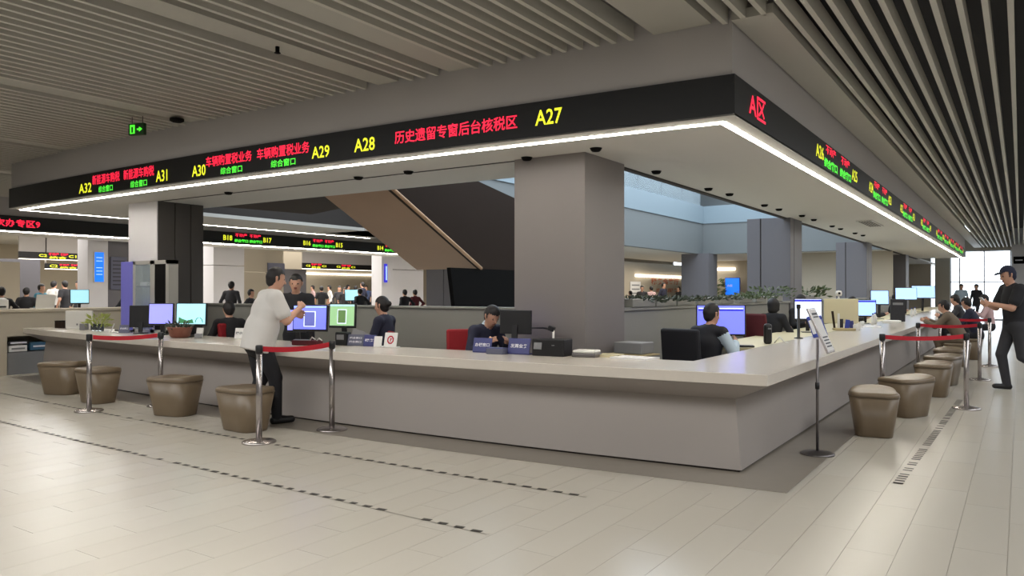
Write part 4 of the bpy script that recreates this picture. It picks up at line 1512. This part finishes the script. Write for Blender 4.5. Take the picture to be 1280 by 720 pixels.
monitor('sky-blue monitor farther along the right counter', (-.95, 14.2, .82), .35, .42, .36, 'screen_sky', .34)
monitor('wide pale blue monitor near the far end of the right counter', (-.80, 18.0, .82), .40, .58, .36, 'screen_sky', .42)
monitor('last pale blue monitor beside the seated visitors', (-.60, 20.5, W), .45, .70, .40, 'screen_sky', .42)
t = thing('computer_tower', 'dark computer tower standing on the right worktop', 'computer', (-.30, 12.1, W), .15)
MB().box((0, 0, .24), (.28, .42, .48), None, .01).build('case', 'charcoal_cloth', t)
MB().box((0, -.215, .38), (.2, .01, .05)).build('drive_bay', 'plastic_grey', t)
t = thing('ticket_tray', 'flat white tray on the worktop before the dark computer tower', 'tray', (-.30, 11.2, W), .1)
MB().box((0, 0, .02), (.34, .5, .04), None, .008).build('tray', 'plastic_white', t)
MB().box((0, 0, .043), (.28, .44, .006)).build('paper', 'paper_white', t)
for i, (x, y) in enumerate(((-.45, 9.8), (-.5, 10.4), (-.42, 13.2), (-.5, 14.6), (-.4, 15.6), (-.45, 16.8))):
    t = thing('bottle', ['pale bottle before the small sky-blue monitor', 'second pale bottle before the small sky-blue monitor', 'pale bottle just past the dark computer tower', 'pale bottle midway along the far right worktop', 'pale bottle near the wide pale blue monitor', 'farthest pale bottle on the right worktop'][i], 'bottle', (x, y, W), 0, 'bottles on the right counter')
    MB().lathe([(.035, 0), (.036, .14), (.015, .18), (.015, .2), (0, .2)], n=12).build('body', 'plastic_white', t)
    MB().lathe([(.017, .2), (.017, .225), (0, .225)], n=10).build('cap', 'folder_blue', t)

# ---- tall white framed cabinet and violet panel before the dark column
t = thing('glass_cabinet', 'pale framed cabinet with glass door on the worktop before the dark panelled column', 'cabinet', (-9.40, .60, 0))
b = MB()
for x0, x1, z0, z1 in ((-.50, -.44, .85, 1.98), (-.02, .10, .85, 1.98), (.40, .48, .85, 1.98), (-.50, .48, 1.92, 1.98), (-.5, .48, .85, .9)):
    b.span((x0, -.08, z0), (x1, .08, z1))
b.build('frame', 'frame_light', t)
MB().span((-.44, .05, .9), (.40, .07, 1.92)).build('back_panel', 'plastic_grey', t)
MB().span((-.44, -.075, .9), (-.02, -.07, 1.92)).build('glass_door', 'glass_rail', t)
MB().span((.10, -.075, .9), (.40, -.055, 1.92)).build('dark_door', 'near_black', t)
for z in (1.25, 1.56):
    MB().span((-.44, -.06, z), (-.02, .05, z + .025)).build('shelf', 'plastic_black', t)
MB().box((-.25, -.005, 1.615), (.2, .09, .06), None, .01).build('stored_papers', 'paper_white', t)
t = thing('standing_panel', 'violet-blue standing panel left of the pale framed cabinet', 'panel', (-10.20, .60, 0))
MB().box((0, 0, 1.42), (.34, .03, 1.12), None, .006).build('panel', 'violet_lit', t)
MB().box((0, 0, .862), (.4, .2, .024)).build('foot', 'steel_dark', t)

# ---- plants on the side partition
for i, y in enumerate((2.2, 2.9, 3.6, 4.4, 5.3, 6.3, 7.2, 8.2)):
    lb = ['dark leafy plant on the partition right beside the big grey column', 'second leafy plant along the partition trough from the big column', 'third leafy plant along the partition trough from the big column',
          'leafy plant on the partition above the black chair', 'leafy plant on the partition over the vested man', 'leafy plant on the partition above the violet-blue monitor',
          'taller green plant on the partition near the blue far screen', 'green bushy plant on the partition before the second grey column'][i]
    plant(lb, (-1.94, y, 1.31), 'trough', 'leaf_dark' if i < 5 else 'leaf_green', 140, .33 if i < 7 else .4, .06, (.11, .10, .08, .08, .09, .10, .16, .26)[i], .03, .075, 20 + i, group='plants on the partition')
plant('green plant on the partition beyond the second grey column', (-1.94, 11.0, 1.31), 'trough', 'leaf_green', 70, .4, .06, .26, .06, .15, 40, group='plants on the partition')

# ---- far screens, posters and lettering
t = thing('wall_lettering', 'rust coloured characters on the lit far wall right of the big column', 'sign')
lettering('税务会客厅', 'text_rust', 3.9, .34, (-13.985, 32.5, 2.02), SIDE, t, .02)
lettering('办税服务', 'text_rust', 3.2, .22, (-13.985, 32.8, 1.55), SIDE, t, .02)
t = thing('wall_poster', 'white notice poster on the lit far wall beside the big column', 'poster', (-13.97, 28.6, 1.6), PI / 2)
MB().box((0, 0, 0), (1.2, .03, .75)).build('sheet', 'paper_white', t)
for z in (.2, 0, -.2):
    MB().box((0, -.017, z), (.9, .004, .06)).build('print_line', 'plastic_grey', t)
t = thing('display_screen', 'bright blue standing display screen in the far room', 'screen', (-9.4, 29.5, 0))
MB().box((0, 0, 1.72), (.72, .08, .84), None, .02).build('housing', 'folder_blue', t)
MB().box((0, -.045, 1.72), (.66, .006, .78)).build('screen', 'poster_blue', t)
lettering('办税', 'text_white', .24, .12, (-.12, -.05, 1.76), FRONT, t)
MB().box((0, 0, .65), (.3, .06, 1.3)).build('stand', 'plastic_grey', t)
plant('tall green plant beside the blue display screen in the far room', (-10.2, 29.3, 0), 'bowl', 'leaf_green', 160, .4, .6, 2.0, .12, .3, 50)
t = thing('display_screen', 'tall blue display screen on the white column at the left', 'screen', (-20.98, 5.85, 0), PI / 2)
MB().box((0, 0, 2.22), (.30, .05, .92), None, .01).build('housing', 'plastic_white', t)
MB().box((0, -.028, 2.22), (.27, .006, .88)).build('screen', 'poster_blue', t)
for z in (2.5, 2.4, 2.2, 2.1, 2.0):
    MB().box((0, -.033, z), (.18, .003, .02)).build('text_line', 'screen_sky', t)
t = thing('notice_board', 'dark notice board on the grey column left of the cabinet', 'board', (-21.07, 6.5, 0), PI / 2)
MB().box((0, 0, 2.05), (.50, .04, 1.0), None, .01).build('board', 'plate_grey', t)
for i in range(7):
    MB().box((0, -.023, 2.42 - i * .12), (.38, .004, .035)).build('print_line', 'text_dark', t)
t = thing('hanging_sign', 'slim deep blue hanging sign on the far white column by the escalator', 'sign', (-20.95, 18.2, 0), PI / 2)
MB().box((0, 0, 2.28), (.16, .06, .80), None, .01).build('panel', 'screen_deep', t)
MB().box((0, -.033, 2.28), (.06, .004, .6)).build('text_column', 'screen_sky', t)
t = thing('notice_board', 'grey notice board on the far beige wall behind the staff man', 'board', (-21.75, 13.0, 0), PI / 2)
MB().box((0, 0, 2.3), (.8, .04, .55), None, .01).build('board', 'plate_grey', t)
MB().box((0, -.022, 2.22), (.7, .004, .12)).build('print_line', 'text_dark', t)
t = thing('wall_sign', 'small dark sign on the far right wall beside the window', 'sign', (1.85, 37.96, 3.0))
MB().box((0, 0, 0), (.45, .04, .35), None, .01).build('panel', 'near_black', t)
MB().box((0, -.022, 0), (.3, .004, .05)).build('print_line', 'text_white', t)

# ---- far counters with monitors (hall beyond the escalator)
t = thing('service_counter', 'far pale counter of the left hall beyond the partition', 'counter', (-18.2, 0, 0))
MB().span((-.8, 6.8, 0), (-.15, 26, .85)).build('base_panel', 'counter_panel', t)
MB().span((-.9, 6.7, .85), (0, 26, .92), bev=.005).build('worktop', 'worktop_quartz', t)
for i, (y, sc, lb) in enumerate(((13.9, 'screen_cyan', 'far pale cyan monitor on the counter in front of the crowd'), (18.6, 'screen_cyan', 'far monitor with pale picture by the white wall under the escalator'))):
    monitor(lb, (-18.6, y, .92), PI / 2 - .3, .62 if i == 0 else .55, .42, sc, .22, 'land' if i else None)
monitor('far pale cyan monitor between seated people at the left', (-16.35, 2.95, 1.0), PI / 2 - .3, .4, .34, 'screen_cyan', .2)
t = thing('service_counter', 'far low counter at the left behind the tall beige desk', 'counter', (-16.0, 0, 0))
MB().span((-.6, 1.0, 0), (0, 6.0, .95)).build('base_panel', 'counter_panel', t)
MB().span((-.65, .95, .95), (.05, 6.05, 1.0), bev=.005).build('worktop', 'worktop_quartz', t)
# ================================================================== the people
person('stout man in white shirt and dark trousers leaning on the counter', (-5.28, -.66, 0), -22, 1.80, lean=15, nod=10, turn=-8, bulk=1.30, sleeve='loose',
       top='white_cloth', bottom='black_cloth', vox=.0105, fine=True,
       hands={1: (.12, .42, 1.30), -1: (-.10, .44, 1.22), 'pole1': (.5, -.3, -1), 'pole-1': (-.5, -.3, -1)}, feet={1: (.14, .16, .085), -1: (-.12, -.10, .085)})
person('standing staff man in dark uniform facing the white-shirted man', (-6.50, .92, 0), 222, 1.74, top='black_cloth', bottom='black_cloth', vox=.014, nod=5, collar='pale_blue_cloth',
       hands={1: (.16, .34, 1.12), -1: (-.16, .34, 1.12)})
person('seated staff person in dark clothes seen from behind, left of the man', (-8.05, .98, 0), 70, 1.68, seat=.46, top='black_cloth', vox=.016, lean=4, nod=6,
       hands={1: (.2, .3, .80), -1: (-.2, .3, .80)})
person('seated staff woman with hair bun and dark uniform seen from behind', (-4.85, .98, 0), 105, 1.62, seat=.58, bulk=.9, top='navy_cloth', vox=.014, hairstyle='bun', lean=4, nod=6,
       hands={1: (.2, .3, .85), -1: (-.2, .3, .85)}, feet={1: (.12, .34, .085), -1: (-.12, .34, .085)})
person('seated staff woman in dark uniform with pale collar bent over papers', (-3.33, .93, 0), -108, 1.68, seat=.50, top='navy_cloth', vox=.0125, hairstyle='short', lean=14, nod=30, collar='pale_blue_cloth',
       hands={1: (.16, .34, .92), -1: (-.12, .34, .92)}, feet={1: (.1, .22, .085), -1: (-.1, .22, .085)})
person('seated man in dark vest with pale sleeves before the violet-blue monitor', (-1.12, 2.36, 0), -12, 1.72, seat=.46, top='chair_black', sleeve='vest', under='pale_blue_cloth', vox=.013, lean=6, turn=-20, nod=8,
       hands={1: (.20, .30, .90), -1: (-.12, .38, .90), 'pole1': (.6, -.5, -1)})
person('dark-haired staff member behind the dark red chair', (-1.55, 6.75, 0), -10, 1.68, seat=.50, top='black_cloth', vox=.02, lean=5, nod=6, hairstyle='bob', hands={1: (.2, .3, .86), -1: (-.2, .3, .86)})
person('staff member facing the hall behind the pale blue monitor', (-1.62, 8.9, 0), -112, 1.72, seat=.54, top='black_cloth', vox=.02, nod=14, hands={1: (.2, .3, .9), -1: (-.2, .3, .9)})
person('staff member in black between the cream and small blue monitors', (-1.40, 12.4, 0), -80, 1.70, seat=.50, top='black_cloth', vox=.024, lean=10, nod=10, hands={1: (.2, .4, .9), -1: (-.2, .4, .9)})
person('staff member in black behind the dark computer tower', (-1.45, 15.8, 0), -80, 1.70, seat=.52, top='black_cloth', vox=.024, lean=10, nod=10, hands={1: (.2, .4, .9), -1: (-.2, .4, .9)})
person('staff member in black near the far end of the right counter', (-1.45, 20.0, 0), -80, 1.70, seat=.54, top='black_cloth', vox=.026, lean=10, nod=10, hands={1: (.2, .4, .9), -1: (-.2, .4, .9)}, parts=False)

# visitors on the right
person('seated visitor in olive jacket leaning on the right counter', (.92, 11.5, 0), 84, 1.78, seat=.46, top='olive_cloth', bottom='olive_cloth', vox=.018, lean=28, nod=12, bulk=1.12,
       hands={1: (.20, .62, .90), -1: (-.20, .62, .90)}, feet={1: (.12, .3, .085), -1: (-.12, .3, .085)})
person('seated visitor in navy behind the olive jacket', (1.12, 13.4, 0), 88, 1.78, seat=.46, top='navy_cloth', vox=.02, lean=16, nod=14, bulk=1.1, hands={1: (.2, .5, .90), -1: (-.2, .5, .90)}, feet={1: (.12, .3, .085), -1: (-.12, .3, .085)})
person('farther seated visitor in grey at the right counter', (.75, 15.4, 0), 95, 1.80, seat=.50, top='charcoal_cloth', vox=.022, lean=14, nod=10, hands={1: (.2, .5, .90), -1: (-.2, .5, .90)})
person('visitor in a pink top beyond the seated people', (1.25, 17.5, 0), 95, 1.78, seat=.50, top='pink_cloth', vox=.024, lean=8, nod=14, hands={1: (.2, .4, .95), -1: (-.2, .4, .95)})
person('standing man in black with cap walking and looking at his phone', (1.84, 7.6, 0), 120, 1.90, lean=3, nod=16, sleeve='short', top='black_cloth', bottom='charcoal_cloth', vox=.0115, fine=True, cap='navy_cloth', bulk=1.08,
       hands={1: (.07, .38, 1.31), -1: (-.07, .38, 1.31), 'pole1': (.6, -.5, -1), 'pole-1': (-.6, -.5, -1)},
       feet={1: (.10, .06, .085), -1: (-.09, -.44, .26), 'toe-1': (0, .08, -.13)})
o = thing('mobile_phone', 'pale mobile phone held by the man in the cap', 'phone', (1.84 - .45 * math.sin(math.radians(120)), 7.6 + .45 * math.cos(math.radians(120)), 1.345), math.radians(120))
MB().box((0, .0, .0), (.08, .012, .16), (-.7, 0, 0), .004).build('case', 'plastic_white', o)
MB().box((0, -.006, .005), (.07, .003, .14), (-.7, 0, 0)).build('screen', 'screen_pale', o)
person('distant person in white before the bright window', (-.45, 36.0, 0), 200, 1.85, top='pale_blue_cloth', sleeve='short', bottom='charcoal_cloth', vox=.03, parts=False)
person('distant person in dark clothes before the bright window', (.15, 36.6, 0), 150, 1.85, top='charcoal_cloth', bottom='charcoal_cloth', vox=.03, parts=False)

# distant crowd in the left halls
crowd = [
    (-23, 16.42, 'black_cloth', 1.72, 'in black at the left end of the far crowd, near the staff man'), (-27, 20.6, 'white_cloth', 1.80, 'in a white top in the far crowd'),
    (-24, 18.4, 'charcoal_cloth', 1.74, 'in charcoal standing left of the crowd middle'), (-28, 22.8, 'black_cloth', 1.84, 'in black deep in the far crowd'),
    (-26, 21.4, 'blue_cloth', 1.78, 'in a blue jacket in the middle of the far crowd'), (-25, 20.9, 'navy_cloth', 1.95, 'tallest in the far crowd, in navy'),
    (-28, 24.2, 'blue_cloth', 1.82, 'in blue at the back right of the far crowd'), (-24.5, 21.2, 'navy_cloth', 1.80, 'in navy at the right end of the far crowd'),
    (-28, 20.4, 'pink_cloth', 1.80, 'in a pale pink top at the back left of the far crowd'), (-22, 16.8, 'charcoal_cloth', 1.66, 'in charcoal right behind the green monitor'),
    (-22, 4.7, 'teal_cloth', 1.72, 'in a teal top in the far left hall'), (-26, 6.95, 'white_cloth', 1.86, 'in white in the far left hall below the small band'),
    (-25, 6.85, 'black_cloth', 1.86, 'in black in the far left hall beside the one in white'), (-24, 6.8, 'charcoal_cloth', 1.86, 'in charcoal closest to the white column with the blue screen'),
    (-19.5, 3.2, 'black_cloth', 1.60, 'in black near the far left edge behind the desk'),
]
for i, (x, y, c, h, lb) in enumerate(crowd):
    person('distant person ' + lb, (x, y, 0), [60, 150, 230, 300, 20, 110, 200][i % 7], h, top=c, bottom='black_cloth', vox=.034, group='distant crowd in the left halls', parts=False, sleeve='long' if i % 3 else 'short')
seated = [
    (-18.0, 2.0, 90, 'black_cloth', .70, 'seated in black behind the tall beige desk at the left'), (-17.6, 4.9, 60, 'black_cloth', .72, 'in black bending over at the counter left of the dark board'),
    (-19.9, 8.05, -80, 'black_cloth', .74, 'in black just right of the dark panelled column'), (-17.0, 8.2, -60, 'charcoal_cloth', .66, 'low behind the partition left of the white-shirted man'),
    (-17.0, 15.0, 80, 'black_cloth', .66, 'seated behind the partition right of the woman with the bun'), (-17.2, 15.8, 80, 'maroon_cloth', .66, 'seated second to the right of the woman with the bun'),
    (-17.0, 16.65, 80, 'black_cloth', .62, 'seated closest to the escalator behind the partition'), (-17.5, 13.2, 80, 'black_cloth', .70, 'seated behind the head of the woman with the bun'),
]
for x, y, f, c, sh_, lb in seated:
    person('distant person ' + lb, (x, y, 0), f, 1.72, seat=sh_, top=c, vox=.034, group='distant seated people in the left halls', parts=False)
    t = thing('bar_stool', 'dark high seat of the distant person ' + ' '.join(lb.split()[-9:]), 'stool', (x, y, 0), 0, 'far seats')
    MB().lathe([(.2, sh_ - .06), (.2, sh_ - .01), (0, sh_ - .01)], n=14).build('seat', 'plastic_black', t)
    MB().lathe([(.2, 0), (.2, .02), (.03, .04), (.03, sh_ - .06), (0, sh_ - .06)], n=12).build('pedestal', 'plastic_black', t)
person('distant dark-clothed person standing by the far white column', (-17.5, 7.9, 0), 30, 1.80, top='charcoal_cloth', vox=.03, parts=False)
for i, (x, y, c, h, lb) in enumerate(((-12.0, 23.8, 'black_cloth', 1.52, 'in black low beside the big grey column'), (-12.5, 26.1, 'charcoal_cloth', 1.76, 'in charcoal before the lit far wall'),
                                      (-12.6, 27.4, 'pink_cloth', 1.74, 'in a pale top before the lit far wall'), (-12.5, 28.6, 'navy_cloth', 1.92, 'in navy with white collar before the rust lettering'),
                                      (-12.8, 31.4, 'black_cloth', 1.74, 'in black at the end of the rust lettering'))):
    person('distant person ' + lb, (x, y, 0), [100, 200, 60, 260, 150][i], h, top=c, vox=.034, parts=False, group='distant people in the room beyond the well')
